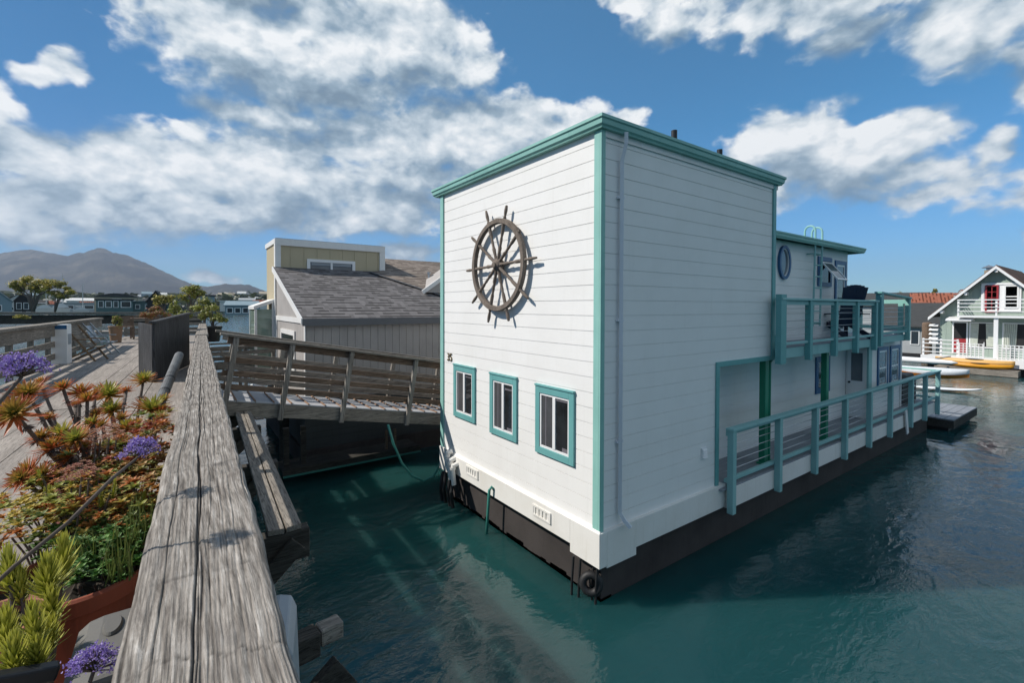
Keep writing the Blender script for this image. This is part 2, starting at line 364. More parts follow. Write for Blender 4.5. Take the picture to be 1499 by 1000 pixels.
def siding(mb, axis, pos, out, a0, a1, z0, z1, zl, sp=0.214, groove=0.010, depth=0.010):
    """Horizontal board siding on the plane axis=pos facing out (+1/-1): every board a face, every joint a real groove."""
    def P(a, z, d): return (pos + out * d, a, z) if axis == 'x' else (a, pos + out * d, z)
    zs = []; z = zl
    while z < z1: z += sp
    while z > z1: z -= sp
    top = z1
    while top > z0 + 1e-6:
        lo = max(z, z0)
        if lo > z0:
            mb.quad(P(a0, lo + groove, 0), P(a1, lo + groove, 0), P(a1, top, 0), P(a0, top, 0))
            mb.quad(P(a0, lo + groove, 0), P(a1, lo + groove, 0), P(a1, lo + groove, -depth), P(a0, lo + groove, -depth))
            mb.quad(P(a0, lo, -depth), P(a1, lo, -depth), P(a1, lo + groove, -depth), P(a0, lo + groove, -depth))
            mb.quad(P(a0, lo, 0), P(a1, lo, 0), P(a1, lo, -depth), P(a0, lo, -depth))
        else:
            mb.quad(P(a0, lo, 0), P(a1, lo, 0), P(a1, top, 0), P(a0, top, 0))
        top = lo; z -= sp
def frame_on(mb, axis, pos, out, a0, a1, z0, z1, wd, th):
    """A flat rectangular casing standing th proud of a wall."""
    def bx(b0, b1, c0, c1):
        lo, hi = sorted((pos + out * 0.001, pos + out * th))
        if axis == 'x': mb.box(lo, hi, b0, b1, c0, c1)
        else: mb.box(b0, b1, lo, hi, c0, c1)
    a0, a1 = min(a0, a1), max(a0, a1)
    bx(a0, a0 + wd, z0, z1); bx(a1 - wd, a1, z0, z1); bx(a0 + wd, a1 - wd, z1 - wd, z1); bx(a0 + wd, a1 - wd, z0, z0 + wd)
def panel_on(mb, axis, pos, out, a0, a1, z0, z1, d0, d1):
    lo, hi = sorted((pos + out * d0, pos + out * d1)); a0, a1 = min(a0, a1), max(a0, a1)
    if axis == 'x': mb.box(lo, hi, a0, a1, z0, z1)
    else: mb.box(a0, a1, lo, hi, z0, z1)
    return mb

# ------------------------------------------------------------------ water
def make_water():
    m, tr, bs = new_mat('bay_water'); co = objco(tr)
    geo = nn(tr, 'ShaderNodeNewGeometry')
    d = vmath(tr, 'LENGTH', vmath(tr, 'SUBTRACT', geo.outputs['Position'], tuple(CAM)))
    big = noise(tr, co, 0.35, 4, 0.6, 1.0)
    c = mixc(tr, big, (0.004, 0.046, 0.047), (0.022, 0.070, 0.064))
    bl = ramp(tr, noise(tr, co, 0.05, 3), [(0.40, 0.0), (0.62, 1.0)])
    c = mixc(tr, math_(tr, 'MULTIPLY', bl, 0.35), c, (0.002, 0.036, 0.062))
    tr.links.new(c, bs.inputs['Base Color']); bs.inputs['Roughness'].default_value = 0.05
    bs.inputs['IOR'].default_value = 1.33; bs.subsurface_method = 'BURLEY'; bs.inputs['Subsurface Weight'].default_value = 0.85; bs.inputs['Subsurface Radius'].default_value = (0.25, 0.9, 0.9); bs.inputs['Subsurface Scale'].default_value = 1.1; bs.inputs['Specular IOR Level'].default_value = 0.8
    st = vmath(tr, 'MULTIPLY', co, (1.0, 1.7, 1.0))
    w1 = noise(tr, st, 0.9, 3, 0.5, 0.8); w2 = noise(tr, st, 3.6, 4, 0.55, 0.9); w3 = noise(tr, st, 13.0, 3, 0.5, 0.4)
    calm = ramp(tr, noise(tr, co, 0.16, 2), [(0.38, 0.25), (0.62, 1.0)])
    h = math_(tr, 'ADD', math_(tr, 'MULTIPLY', w1, 0.55), math_(tr, 'MULTIPLY', math_(tr, 'ADD', math_(tr, 'MULTIPLY', w2, 0.19), math_(tr, 'MULTIPLY', w3, 0.045)), calm))
    b = nn(tr, 'ShaderNodeBump'); b.inputs['Distance'].default_value = 0.075; b.inputs['Strength'].default_value = 0.8
    tr.links.new(h, b.inputs['Height']); tr.links.new(b.outputs[0], bs.inputs['Normal'])
    mb = MB(); mb.quad((-5400, -2400, 0), (5400, -2400, 0), (5400, 5400, 0), (-5400, 5400, 0))
    return mb.build('water', m, kind='structure')
make_water()

# ------------------------------------------------------------------ the white houseboat
ZB, ZT, LX, WY, IN, XE = 1.03, 6.49, 4.823, 4.65, 0.80, 10.92
ZL = 6.327
hb = thing('houseboat', 'white two-storey houseboat with teal trim and a ship\'s wheel on its windowed end wall', 'houseboat', (0, 0, 0))
mb = MB(); mb.box(0.10, 15.7, 0.06, 4.55, -0.6, 0.72); hull = mb.build('hull', 'hull', hb)
mb = MB(); rq = random.Random(4); y = 0.05
while y < 4.5: h_ = rq.uniform(0.015, 0.085); mb.box(0.086, 0.3, y, y + 0.12, -0.05, h_); y += 0.12; mb.build('waterline_growth', 'algae', hull)
mb = MB()
siding(mb, 'x', 0.0, -1, 0, WY, ZB, ZT, ZL)
siding(mb, 'y', 0.0, -1, 0, 2.86, ZB, ZT, ZL); siding(mb, 'y', 0.0, -1, 2.86, LX, 3.12, ZT, ZL)
siding(mb, 'y', WY, 1, 0, LX, ZB, ZT, ZL); siding(mb, 'x', LX, 1, 0, WY, 3.12, ZT, ZL)
mb.box(0.02, LX - 0.02, 0.82, WY - 0.02, 0.8, ZT); mb.box(0.02, 2.83, 0.02, 0.815, 0.8, ZT); mb.box(2.835, LX - 0.02, 0.02, 0.815, 3.09, ZT)
mb.build('wall', 'white', hb)
# long lower side wall under and beyond the block, and the set-back upper cabin
mb = MB()
siding(mb, 'y', IN, -1, 2.84, XE, 0.98, 3.09, ZL); mb.box(4.83, XE - 0.02, IN + 0.03, WY - 0.1, 0.8, 3.08)
siding(mb, 'y', IN, -1, 4.835, XE, 3.3, 5.68, ZL); siding(mb, 'x', XE, 1, IN, WY - 0.1, 3.3, 5.68, ZL); mb.box(4.83, XE - 0.02, IN + 0.03, WY - 0.12, 3.3, 5.68)
mb.build('cabin_wall', 'white', hb)
AF = 0.28                                                  # aft block standing forward of the side wall
mb = MB(); siding(mb, 'y', AF, -1, XE, 13.7, 0.98, 3.1, ZL); mb.box(XE, 13.68, AF + 0.03, WY - 0.1, 0.8, 3.1); siding(mb, 'x', XE - 0.002, -1, AF, IN, 0.98, 3.1, ZL)
siding(mb, 'x', 13.7, 1, AF, WY - 0.1, 0.98, 3.1, ZL)
mb.build('aft_wall', 'white', hb)
# skirting band with the deeper corner piece
mb = MB()
mb.box(-0.06, 0.09, 0.52, WY - 0.01, 0.67, ZB); mb.box(-0.06, 0.09, -0.06, 0.52, 0.55, ZB)
mb.box(0.09, 0.70, -0.06, 0.05, 0.52, ZB); mb.box(0.70, 3.06, -0.06, 0.05, 0.63, ZB)
mb.prism([(-0.06, -0.06, ZB), (-0.06, WY, ZB), (-0.012, WY, ZB + 0.035), (-0.012, -0.012, ZB + 0.035)], (0.02, 0, 0))
mb.build('skirting', 'skirt', hb, 0.006)
mb = MB()
mb.box(3.07, 15.85, -0.125, 0.0, 0.60, 0.955); mb.box(15.80, 15.9, 0.0, 4.4, 0.60, 0.955)
mb.build('deck_rim', 'skirt', hb, 0.006)
mb = MB(); mb.box(2.845, 15.8, -0.12, IN - 0.002, 0.956, 0.985); mb.box(13.72, 15.8, IN, 4.4, 0.956, 0.985); mb.build('walkway_deck', 'deckgrey', hb)
# teal corner boards
mb = MB(); mb.box(-0.03, 0.05, -0.03, -0.001, ZB, ZT); mb.box(-0.03, -0.001, -0.001, 0.105, ZB, ZT); mb.build('corner_board', 'teal_pale', hb, 0.004)
mb = MB(); mb.box(-0.03, -0.001, WY - 0.10, WY + 0.03, ZB + 0.03, ZT); mb.box(-0.001, 0.12, WY + 0.001, WY + 0.03, ZB + 0.03, ZT); mb.build('corner_board', 'teal_pale', hb, 0.004)
mb = MB(); mb.box(LX - 0.08, LX + 0.03, -0.03, -0.001, 3.16, ZT); mb.box(LX + 0.012, LX + 0.03, -0.001, IN, 3.16, ZT); mb.build('corner_board', 'teal', hb, 0.004)
mb = MB(); mb.box(2.81, 2.90, -0.03, -0.001, ZB, 3.16); mb.box(2.90, LX + 0.03, -0.03, -0.001, 3.07, 3.16); mb.build('opening_trim', 'teal', hb, 0.004)
# eaves: boxed gutter profile running round the roof
def gutter(mb, x0, x1, y0, y1, zt, h=0.16, o=0.13):
    prof = [(0.0, -h), (o * 0.55, -h), (o * 0.62, -h * 0.86), (o * 0.80, -h * 0.72), (o * 0.86, -h * 0.35), (o, -h * 0.25), (o, 0.0), (0.0, 0.0)]
    ring = []
    for d, z in prof: ring.append([(x0 - d, y0 - d, zt + z), (x1 + d, y0 - d, zt + z), (x1 + d, y1 + d, zt + z), (x0 - d, y1 + d, zt + z)])
    k = len(prof)
    for i in range(k - 1):
        a, b = ring[i], ring[i + 1]
        for j in range(4): mb.quad(a[j], a[(j + 1) % 4], b[(j + 1) % 4], b[j])
    mb.quad(*ring[k - 1])
mb = MB(); gutter(mb, 0.0, LX + 0.08, 0.0, WY + 0.14, 6.645); mb.build('gutter', 'teal_pale', hb)
mb = MB(); mb.box(-0.02, LX + 0.1, -0.022, -0.001, 6.40, 6.485); mb.build('soffit_trim', 'white_trim', hb)
mb = MB(); mb.box(0.0, LX, 0.0, WY, 6.646, 6.665); mb.build('roof', 'grey_plastic', hb)
mb = MB(); gutter(mb, 4.97, XE + 0.45, IN - 0.18, WY, 5.80, 0.14, 0.10); mb.build('gutter', 'teal_pale', hb)
for X in (3.0, 4.55):
    mb = MB(); top = atY(987 if X < 4 else 1053.5, 191 if X < 4 else 219, 0.9)
    mb.tube([(top.x, 0.9, 6.6), (top.x, 0.9, top.z)], 0.055, 14); mb.tube([(top.x, 0.9, 6.66), (top.x, 0.9, 6.69)], 0.11, 14)
    mb.build('vent_pipe', 'darkmetal', hb, smooth=False)
# downspout
mb = MB(); X = 0.36
mb.tube([(X + 0.02, -0.10, 6.50), (X + 0.02, -0.10, 6.36), (X - 0.0, -0.045, 6.12), (X, -0.045, 5.9), (X, -0.045, 1.22), (X + 0.03, -0.10, 1.12), (X + 0.06, -0.19, 1.04)], 0.036, 4)
for z in (5.6, 3.9, 2.2): mb.box(X - 0.06, X + 0.06, -0.05, -0.002, z, z + 0.03)
mb.build('downspout', 'downspout', hb)
mb = MB(); mb.box(2.40, 2.55, -0.02, -0.001, 1.57, 1.75)
for k in range(4): mb.prism([(2.415, -0.02, 1.585 + k * 0.04), (2.415, -0.045, 1.585 + k * 0.04), (2.415, -0.02, 1.615 + k * 0.04)], (0.12, 0, 0))
mb.build('wall_vent', 'vinyl', hb)
# three sliding windows on the end wall
for (ya, yb, za, zb, kind) in ((4.085, 3.235, 1.845, 2.90, 0), (2.71, 1.88, 1.80, 2.88, 1), (1.37, 0.482, 1.79, 2.855, 2)):
    mb = MB(); frame_on(mb, 'x', 0, -1, yb, ya, za, zb, 0.105, 0.035)
    panel_on(mb, 'x', 0, -1, yb - 0.005, ya + 0.005, zb, zb + 0.03, 0.001, 0.05)
    fr = mb.build('window', 'teal', hb, 0.004)
    i0, i1, j0, j1 = yb + 0.105, ya - 0.105, za + 0.105, zb - 0.105; mid = (i0 + i1) / 2
    mb = MB(); frame_on(mb, 'x', 0, -1, i0, i1, j0, j1, 0.035, 0.022); panel_on(mb, 'x', 0, -1, mid - 0.032, mid + 0.032, j0 + 0.035, j1 - 0.035, 0.001, 0.028)
    mb.build('sash', 'vinyl', fr, 0.003)
    mb = MB(); panel_on(mb, 'x', 0, -1, mid + 0.032, i1 - 0.035, j0 + 0.035, j1 - 0.035, 0.001, 0.010); mb.build('pane', 'pane_screen', fr)
    mb = MB(); panel_on(mb, 'x', 0, -1, i0 + 0.035, mid - 0.032, j0 + 0.035, j1 - 0.035, 0.001, 0.008); mb.build('pane', 'pane_dark', fr)
    mb = MB(); o_ = (0.04, 0.10, 0.09)[kind]; panel_on(mb, 'x', 0, -1, i1 - 0.035 - o_ - 0.02, i1 - 0.035 - o_, j0 + 0.04, j1 - 0.04, 0.0105, 0.0125); panel_on(mb, 'x', 0, -1, i0 + 0.036, mid - 0.034, j1 - (0.10, 0.13, 0.07)[kind], j1 - (0.08, 0.10, 0.05)[kind], 0.0085, 0.010); panel_on(mb, 'x', 0, -1, i0 + 0.036, i0 + 0.036 + (0.05, 0.16, 0.13)[kind], j0 + 0.036, j0 + (0.07, 0.09, 0.10)[kind], 0.0085, 0.010); mb.build('blind_edge', 'inner_strip', fr)
# foundation grilles
for (ya, za) in ((3.27, 0.905), (1.16, 0.87)):
    mb = MB(); frame_on(mb, 'x', -0.06, -1, ya - 0.22, ya + 0.22, za - 0.085, za + 0.085, 0.03, 0.02)
    for k in range(5): panel_on(mb, 'x', -0.06, -1, ya - 0.19 + k * 0.085, ya - 0.15 + k * 0.085, za - 0.055, za + 0.055, 0.001, 0.014)
    mb.build('foundation_grille', 'skirt', hb)
# house number
fc = bpy.data.curves.new('n', 'FONT'); fc.body = '35'; fc.size = 0.23; fc.extrude = 0.008
fo = bpy.data.objects.new('n', fc); COL.objects.link(fo); bpy.context.view_layer.update()
me = bpy.data.meshes.new_from_object(fo.evaluated_get(bpy.context.evaluated_depsgraph_get())); bpy.data.objects.remove(fo)
me.materials.append(M['bronze']); nb = bpy.data.objects.new('house_number', me); COL.objects.link(nb); nb.parent = hb
nb.matrix_local = Matrix(((0, 0, -1, -0.012), (-1, 0, 0, 4.40), (0, 1, 0, 2.96), (0, 0, 0, 1)))
# service pipes at the far corner of the end wall
mb = MB(); mb.box(-0.09, -0.062, 4.30, 4.60, 0.62, 1.10); mb.build('service_board', 'skirt', hb, 0.005)
for (y, z, r) in ((4.10, 0.98, 0.05), (3.98, 0.86, 0.055), (3.86, 0.78, 0.05)):
    mb = MB(); mb.tube([(-0.06, y, z + 0.12), (-0.16, y, z + 0.10), (-0.17, y, z), (-0.15, y - 0.02, z - 0.28)], r, 10); mb.lathe((-0.17, y, z + 0.03), (0, 0, 1), [(r * 1.3, 0), (r * 1.3, 0.05)], 12)
    mb.build('service_pipe', 'skirt', hb)
for (y, z0) in ((4.36, 0.62), (4.22, 0.7), (4.02, 0.72), (3.90, 0.6)):
    mb = MB(); mb.tube([(-0.12, y, z0), (-0.2, y - 0.03, 0.35), (-0.15, y + 0.02, 0.1), (-0.1, y, -0.2)], 0.035, 8); mb.build('service_hose', 'black', hb)
mb = MB(); y = 2.53; mb.tube([(-0.05, y, 0.80), (-0.10, y, 0.86), (-0.13, y + 0.03, 0.80), (-0.14, y + 0.06, 0.4), (-0.16, y + 0.08, -0.1)], 0.026, 10); mb.build('drain_pipe', 'hose', hb, smooth=True)

# set-back side: windows, door
def win(axis, pos, out, a0, a1, z0, z1, casing, wd, name='window', pane='pane_dark', sash=True, bars=0):
    mb = MB(); frame_on(mb, axis, pos, out, a0, a1, z0, z1, wd, 0.035); fr = mb.build(name, casing, hb, 0.003)
    lo, hi = min(a0, a1) + wd, max(a0, a1) - wd
    if sash:
        mb = MB(); frame_on(mb, axis, pos, out, lo, hi, z0 + wd, z1 - wd, 0.05, 0.022)
        for k in range(bars):
            z = z0 + wd + (z1 - z0 - 2 * wd) * (k + 1) / (bars + 1); panel_on(mb, axis, pos, out, lo + 0.05, hi - 0.05, z - 0.02, z + 0.02, 0.001, 0.02)
        mb.build('sash', 'vinyl', fr); lo += 0.05; hi -= 0.05; wd2 = wd + 0.05
    else: wd2 = wd
    mb = MB(); panel_on(mb, axis, pos, out, lo, hi, z0 + wd2, z1 - wd2, 0.001, 0.008); mb.build('pane', pane, fr)
    return fr
win('y', IN, -1, 8.85, 9.72, 1.83, 2.80, 'blue', 0.14, sash=False)
win('y', AF, -1, 11.62, 12.50, 1.72, 2.95, 'blue', 0.10, bars=1, pane='pane_sky'); win('y', AF, -1, 12.68, 13.56, 1.72, 2.95, 'blue', 0.10, bars=1, pane='pane_sky')
mb = MB(); frame_on(mb, 'x', XE - 0.004, -1, AF + 0.02, IN - 0.01, 0.99, 2.95, 0.045, 0.03); dr = mb.build('door', 'white_trim', hb, 0.003)
mb = MB(); panel_on(mb, 'x', XE - 0.004, -1, AF + 0.065, IN - 0.055, 1.03, 2.90, 0.002, 0.012); mb.build('door_leaf', 'vinyl', dr)
mb = MB(); panel_on(mb, 'x', XE - 0.004, -1, AF + 0.12, IN - 0.13, 2.03, 2.82, 0.0125, 0.017); mb.build('pane', 'pane_sky', dr)
mb = MB(); mb.lathe((XE - 0.016, IN - 0.10, 1.98), (-1, 0, 0), [(0.0, 0), (0.012, 0), (0.012, 0.03), (0.03, 0.04), (0.03, 0.06), (0.0, 0.07)], 12); mb.build('handle', 'darkmetal', dr)
mb = MB(); mb.box(XE - 0.03, XE + 0.22, AF - 0.03, AF - 0.001, 1.0, 3.1); mb.box(XE - 0.03, XE - 0.003, AF, AF + 0.018, 1.0, 3.1); mb.build('corner_board', 'teal_rail', hb, 0.003)
mb = MB(); mb.box(13.66, 13.75, AF - 0.03, AF - 0.001, 1.0, 3.1); mb.build('corner_board', 'white_trim', hb, 0.003)
for X in (4.79, 7.68):
    mb = MB(); mb.box(X - 0.07, X + 0.07, 0.08, 0.20, 0.986, 3.10); mb.box(X - 0.10, X + 0.10, 0.05, 0.23, 0.986, 1.02); mb.build('post', 'green', hb, 0.006)
mb = MB(); mb.tube([(4.93, -0.02, 3.55), (4.93, -0.02, 3.22), (4.88, 0.02, 3.12), (4.97, 0.13, 3.0), (4.97, 0.13, 1.05), (4.99, 0.05, 1.0)], 0.04, 8); mb.build('downspout', 'green', hb)
# upper cabin: porthole, awning window, tall window, ladder
mb = MB(); cx, cz = 7.01, 5.165
def oval_ring(mb, cx, cz, y0, y1, ra, rb, wa, n=40):
    vs = []
    for k in range(n):
        a = 2 * math.pi * k / n; c, s = math.cos(a), math.sin(a)
        vs += [(cx + ra * c, y0, cz + rb * s), (cx + ra * c, y1, cz + rb * s), (cx + (ra - wa) * c, y1, cz + (rb - wa) * s), (cx + (ra - wa) * c, y0, cz + (rb - wa) * s)]
    fs = []
    for k in range(n):
        for j in range(4): fs.append((k * 4 + j, ((k + 1) % n) * 4 + j, ((k + 1) % n) * 4 + (j + 1) % 4, k * 4 + (j + 1) % 4))
    mb.add(vs, fs)
oval_ring(mb, cx, cz, IN - 0.002, IN - 0.06, 0.29, 0.40, 0.07); ph = mb.build('porthole', 'blue', hb)
mb = MB(); oval_ring(mb, cx, cz, IN - 0.003, IN - 0.04, 0.22, 0.33, 0.025); mb.build('sash', 'vinyl', ph)
mb = MB(); n = 32; mb.add([(cx + 0.2 * math.cos(2 * math.pi * k / n), IN - 0.012, cz + 0.31 * math.sin(2 * math.pi * k / n)) for k in range(n)], [tuple(range(n))]); mb.build('pane', 'pane_sky', ph)
fr = win('y', IN, -1, 8.90, 9.76, 4.66, 5.44, 'blue', 0.11, sash=False)
mb = MB(); a = R(38); hx0, hx1, hz = 9.02, 9.66, 5.30
def tilt(x, l, o): return (x, IN - 0.045 - math.sin(a) * l - math.cos(a) * o, hz - math.cos(a) * l + math.sin(a) * o)
def tbox(mb, x0, x1, l0, l1, o0, o1):
    vs = [tilt(x, l, o) for o in (o0, o1) for l in (l0, l1) for x in (x0, x1)]
    mb.add(vs, [(0, 1, 3, 2), (4, 6, 7, 5), (0, 4, 5, 1), (2, 3, 7, 6), (0, 2, 6, 4), (1, 5, 7, 3)])
for q in ((hx0, hx0 + 0.05, 0, 0.62), (hx1 - 0.05, hx1, 0, 0.62), (hx0 + 0.05, hx1 - 0.05, 0, 0.05), (hx0 + 0.05, hx1 - 0.05, 0.57, 0.62)): tbox(mb, *q, -0.015, 0.015)
sa = mb.build('awning_sash', 'vinyl', fr); mb = MB(); tbox(mb, hx0 + 0.05, hx1 - 0.05, 0.05, 0.57, -0.004, 0.004); mb.build('awning_pane', 'pane_sky', fr)
win('y', IN, -1, 10.0, 10.78, 3.34, 5.40, 'blue', 0.11, name='tall_window', pane='pane_sky')
mb = MB(); xa, xb, yl = 8.27, 8.68, IN - 0.16
for x in (xa, xb):
    mb.tube([(x, yl, 3.62), (x, yl - 0.03, 5.7), (x, yl - 0.03, 6.02)] + [(x, yl - 0.03 + 0.12 * (1 - math.cos(k * math.pi / 6)), 6.02 + 0.13 * math.sin(k * math.pi / 6)) for k in range(1, 7)] + [(x, yl + 0.21, 5.85)], 0.024, 8)
for k in range(8): mb.tube([(xa, yl - 0.01, 3.72 + k * 0.29), (xb, yl - 0.01, 3.72 + k * 0.29)], 0.019, 6)
for z in (3.68, 5.45): mb.tube([(xa, yl, z), (xa, IN, z)], 0.02, 6); mb.tube([(xb, yl, z), (xb, IN, z)], 0.02, 6)
mb.build('ladder', 'teal_rail', hb, smooth=False)
# balcony
mb = MB(); mb.box(4.86, 10.15, -0.11, IN - 0.002, 3.27, 3.30); mb.box(10.15, 13.1, 0.05, IN - 0.002, 3.27, 3.30); mb.box(10.95, 13.1, IN, 4.3, 3.27, 3.30); mb.build('balcony_deck', 'deckgrey', hb)
mb = MB(); mb.box(4.86, 10.15, -0.15, -0.11, 3.10, 3.295); mb.box(10.15, 13.15, 0.01, 0.05, 3.12, 3.295); mb.box(13.11, 13.15, 0.05, 4.3, 3.10, 3.295); mb.box(4.88, 10.15, -0.10, IN - 0.003, 3.10, 3.265); mb.build('balcony_rim', 'teal_rail', hb, 0.004)
rl = MB(); rl.box(4.62, 9.85, -0.27, -0.13, 4.24, 4.285); rl.box(4.62, 9.85, -0.22, -0.18, 4.15, 4.239)
rl.box(4.62, 9.85, -0.22, -0.17, 3.37, 3.42); rl.build('balcony_handrail', 'teal_rail', hb, 0.004)
for k, X in enumerate((4.70, 5.92, 7.22, 8.48, 9.72)):
    mb = MB(); w_ = 0.11 if k == 0 else 0.06; mb.box(X - w_, X + w_, -0.26, -0.152, 3.02, 4.238 if k else 4.35); mb.build('balcony_post', 'teal', hb, 0.004)
mb = MB(); mb.box(9.95, 10.13, -0.28, -0.152, 3.10, 4.46); mb.build('balcony_post', 'teal', hb, 0.004)
mb = MB(); mb.box(12.98, 13.12, -0.10, 0.008, 3.12, 4.36); mb.build('balcony_post', 'teal_pale', hb, 0.004)
mb = MB(); mb.box(9.9, 12.52, -0.30, -0.14, 4.345, 4.40) if False else mb.prism([(9.9, -0.30, 4.465), (9.9, -0.14, 4.465), (9.9, -0.14, 4.51), (9.9, -0.30, 4.51)], (3.26, 0.18, -0.10))
mb.box(10.13, 12.98, -0.06, -0.02, 3.37, 3.43); mb.build('balcony_handrail', 'teal', hb, 0.004)
# end railing of the balcony, seen from inside and sunlit
mb = MB(); Xq = 13.05
mb.box(Xq - 0.03, Xq + 0.04, 0.02, 3.4, 4.22, 4.34); mb.box(Xq - 0.03, Xq + 0.04, 0.02, 3.4, 3.45, 3.55)
for y in (0.12, 1.15, 2.3, 3.35): mb.box(Xq - 0.045, Xq + 0.045, y - 0.06, y + 0.06, 3.301, 4.219)
mb.box(10.95, Xq, 3.36, 3.44, 4.22, 4.32); mb.box(10.95, Xq, 3.36, 3.44, 3.45, 3.53)
mb.build('balcony_end_rail', 'teal_pale', hb, 0.004)
mb = MB()
for z in (3.56, 3.70, 3.84, 3.98, 4.08): mb.tube([(4.8, -0.2, z), (9.9, -0.2, z)], 0.006, 5); mb.tube([(10.1, -0.2, z), (13.0, -0.04, z)], 0.006, 5); mb.tube([(Xq, 0.06, z), (Xq, 3.4, z)], 0.006, 5)
mb.build('balcony_cable', 'steel', hb)
# lower railing
px = (3.04, 4.72, 6.35, 7.97, 9.55, 11.12, 12.93, 14.36, 15.80)
for k, X in enumerate(px):
    mb = MB(); mb.box(X - 0.055, X + 0.055, -0.235, -0.127, 0.555, 1.985); mb.build('railing_post', 'teal_rail', hb, 0.005)
mb = MB(); mb.box(2.96, 7.97, -0.25, -0.11, 1.987, 2.03); mb.box(7.975, 15.9, -0.25, -0.11, 1.987, 2.03); mb.box(2.98, 15.86, -0.127, -0.10, 1.89, 1.985)
mb.box(3.0, 15.86, -0.126, -0.06, 1.07, 1.135); mb.build('handrail', 'teal_rail', hb, 0.005)
mb = MB(); mb.box(15.74, 15.88, -0.10, 4.2, 1.99, 2.035); mb.box(15.78, 15.84, -0.05, 4.2, 1.07, 1.135)
for y in (1.2, 2.4, 3.6): mb.box(15.76, 15.86, y - 0.05, y + 0.05, 0.986, 1.988)
mb.build('end_railing', 'teal_pale', hb, 0.005)
mb = MB()
for z in (1.28, 1.42, 1.56, 1.70, 1.82): mb.tube([(3.0, -0.11, z), (15.8, -0.11, z)], 0.006, 5)
mb.build('railing_cable', 'steel', hb)
mb = MB(); mb.beam((12.52, -0.17, 1.10), (12.62, -0.19, 0.42), 0.16, 0.03, (0, 1, 0)); mb.build('loose_board', 'white_trim', hb)

# tyre fender on the corner
mb = MB(); prof = [(0.115 + 0.055 * math.cos(a), 0.06 * math.sin(a)) for a in [2 * math.pi * k / 12 for k in range(12)]]
mb.lathe((-0.01, 0.14, 0.25), (-1, -0.9, 0.25), prof, 28, True)
tf = mb.build('tyre_fender', 'black', None, smooth=True); tag(tf, 'black tyre hung as a fender on the houseboat\'s near corner at the waterline', 'tyre fender')
mb = MB()
for (x, y) in ((-0.10, 0.40), (0.02, 0.05), (0.05, 0.15), (-0.06, 0.30)): mb.tube([(x, y, 0.55), (x - 0.03, y, 0.2), (x - 0.02, y + 0.02, -0.2)], 0.018, 6)
mb.build('rope', 'black', tf)
# ship's wheel
sw = thing('ships_wheel', 'large weathered wooden ship\'s wheel hung on the white end wall of the houseboat', 'ship\'s wheel', (-0.10, 2.36, 4.83))
cy, cz, xw = 2.36, 4.83, -0.10
mb = MB(); prof = [(0.72, -0.03), (0.73, -0.04), (0.80, -0.04), (0.81, -0.028), (0.81, 0.028), (0.80, 0.04), (0.73, 0.04), (0.72, 0.03)]
mb.lathe((xw, cy, cz), (-1, 0, 0), prof, 72, True); mb.build('rim', 'ship', sw)
mb = MB(); mb.lathe((xw + 0.085, cy, cz), (-1, 0, 0), [(0.0, 0.0), (0.10, 0.0), (0.12, 0.03), (0.12, 0.09), (0.085, 0.13), (0.05, 0.15), (0.05, 0.17), (0.0, 0.175)], 28); mb.build('hub', 'ship', sw)
for k in range(10):
    a = R(2 + 36 * k); d = Vector((0, -math.cos(a), math.sin(a))); L = 1.07 if k != 1 else 0.86
    L += (0.03 if k in (0, 5) else 0) - 0.02 * (k % 3)
    prof = [(0.03, 0.09), (0.026, 0.2), (0.034, 0.30), (0.022, 0.34), (0.026, 0.45), (0.020, 0.50), (0.030, 0.56), (0.030, 0.80), (0.030, 0.83), (0.019, 0.85), (0.026, 0.90), (0.030, 0.95), (0.024, 1.02), (0.018, L), (0.0, L + 0.01)]
    prof = [p for p in prof if p[1] <= L + 0.02]
    mb = MB(); mb.lathe((xw, cy, cz), d, prof, 10); mb.build('spoke', 'ship', sw, smooth=True)
# teal water hose hanging from the gangway to the hull
mb = MB(); pts = [atY(568, 622, 4.95), atY(576, 650, 4.9), atY(588, 678, 4.9), atY(603, 697, 4.9), atY(620, 704, 4.88), atY(634, 698, 4.85), atY(642, 684, 4.82), atY(645, 676, 4.76), Vector((-0.02, 4.66, 0.95))]
mb.tube(pts, 0.026, 10); ho = mb.build('water_hose', 'hose', None, smooth=True); tag(ho, 'teal hose drooping from under the wooden gangway to the white houseboat', 'hose')
# balcony chair and covered grill
ac = thing('adirondack_chair', 'navy fan-backed chair on the upper balcony behind the teal posts', 'chair', (0, 0, 0), 0, local=True)
mb = MB()
for k in range(7):
    x = -0.27 + k * 0.09; h = 0.86 + 0.14 * math.sqrt(max(0, 1 - (x / 0.33) ** 2))
    mb.beam((x * 0.75, 0.03, 0.28), (x, 0.30, 0.28 + h), 0.082, 0.02, (0, 1, 0))
mb.beam((-0.30, 0.13, 0.62), (0.30, 0.13, 0.62), 0.03, 0.08); mb.build('backrest', 'navy', ac)
mb = MB()
for k in range(5): mb.box(-0.27, 0.27, -0.50 + k * 0.11, -0.405 + k * 0.11, 0.38 - k * 0.025, 0.40 - k * 0.025)
mb.build('seat', 'navy', ac)
for s in (-1, 1):
    mb = MB(); mb.box(s * 0.36 - 0.07, s * 0.36 + 0.07, -0.55, 0.22, 0.57, 0.595); mb.build('armrest', 'navy', ac)
    mb = MB(); mb.box(s * 0.31 - 0.015, s * 0.31 + 0.015, -0.54, -0.42, 0.0, 0.57); mb.build('leg', 'navy', ac)
    mb = MB(); mb.beam((s * 0.29, -0.42, 0.36), (s * 0.29, 0.42, 0.05), 0.025, 0.12); mb.build('leg', 'navy', ac)
ac.location = (9.62, 0.36, 3.301); ac.rotation_euler = (0, 0, R(146)); ac.scale = (1.05, 0.95, 1.08)
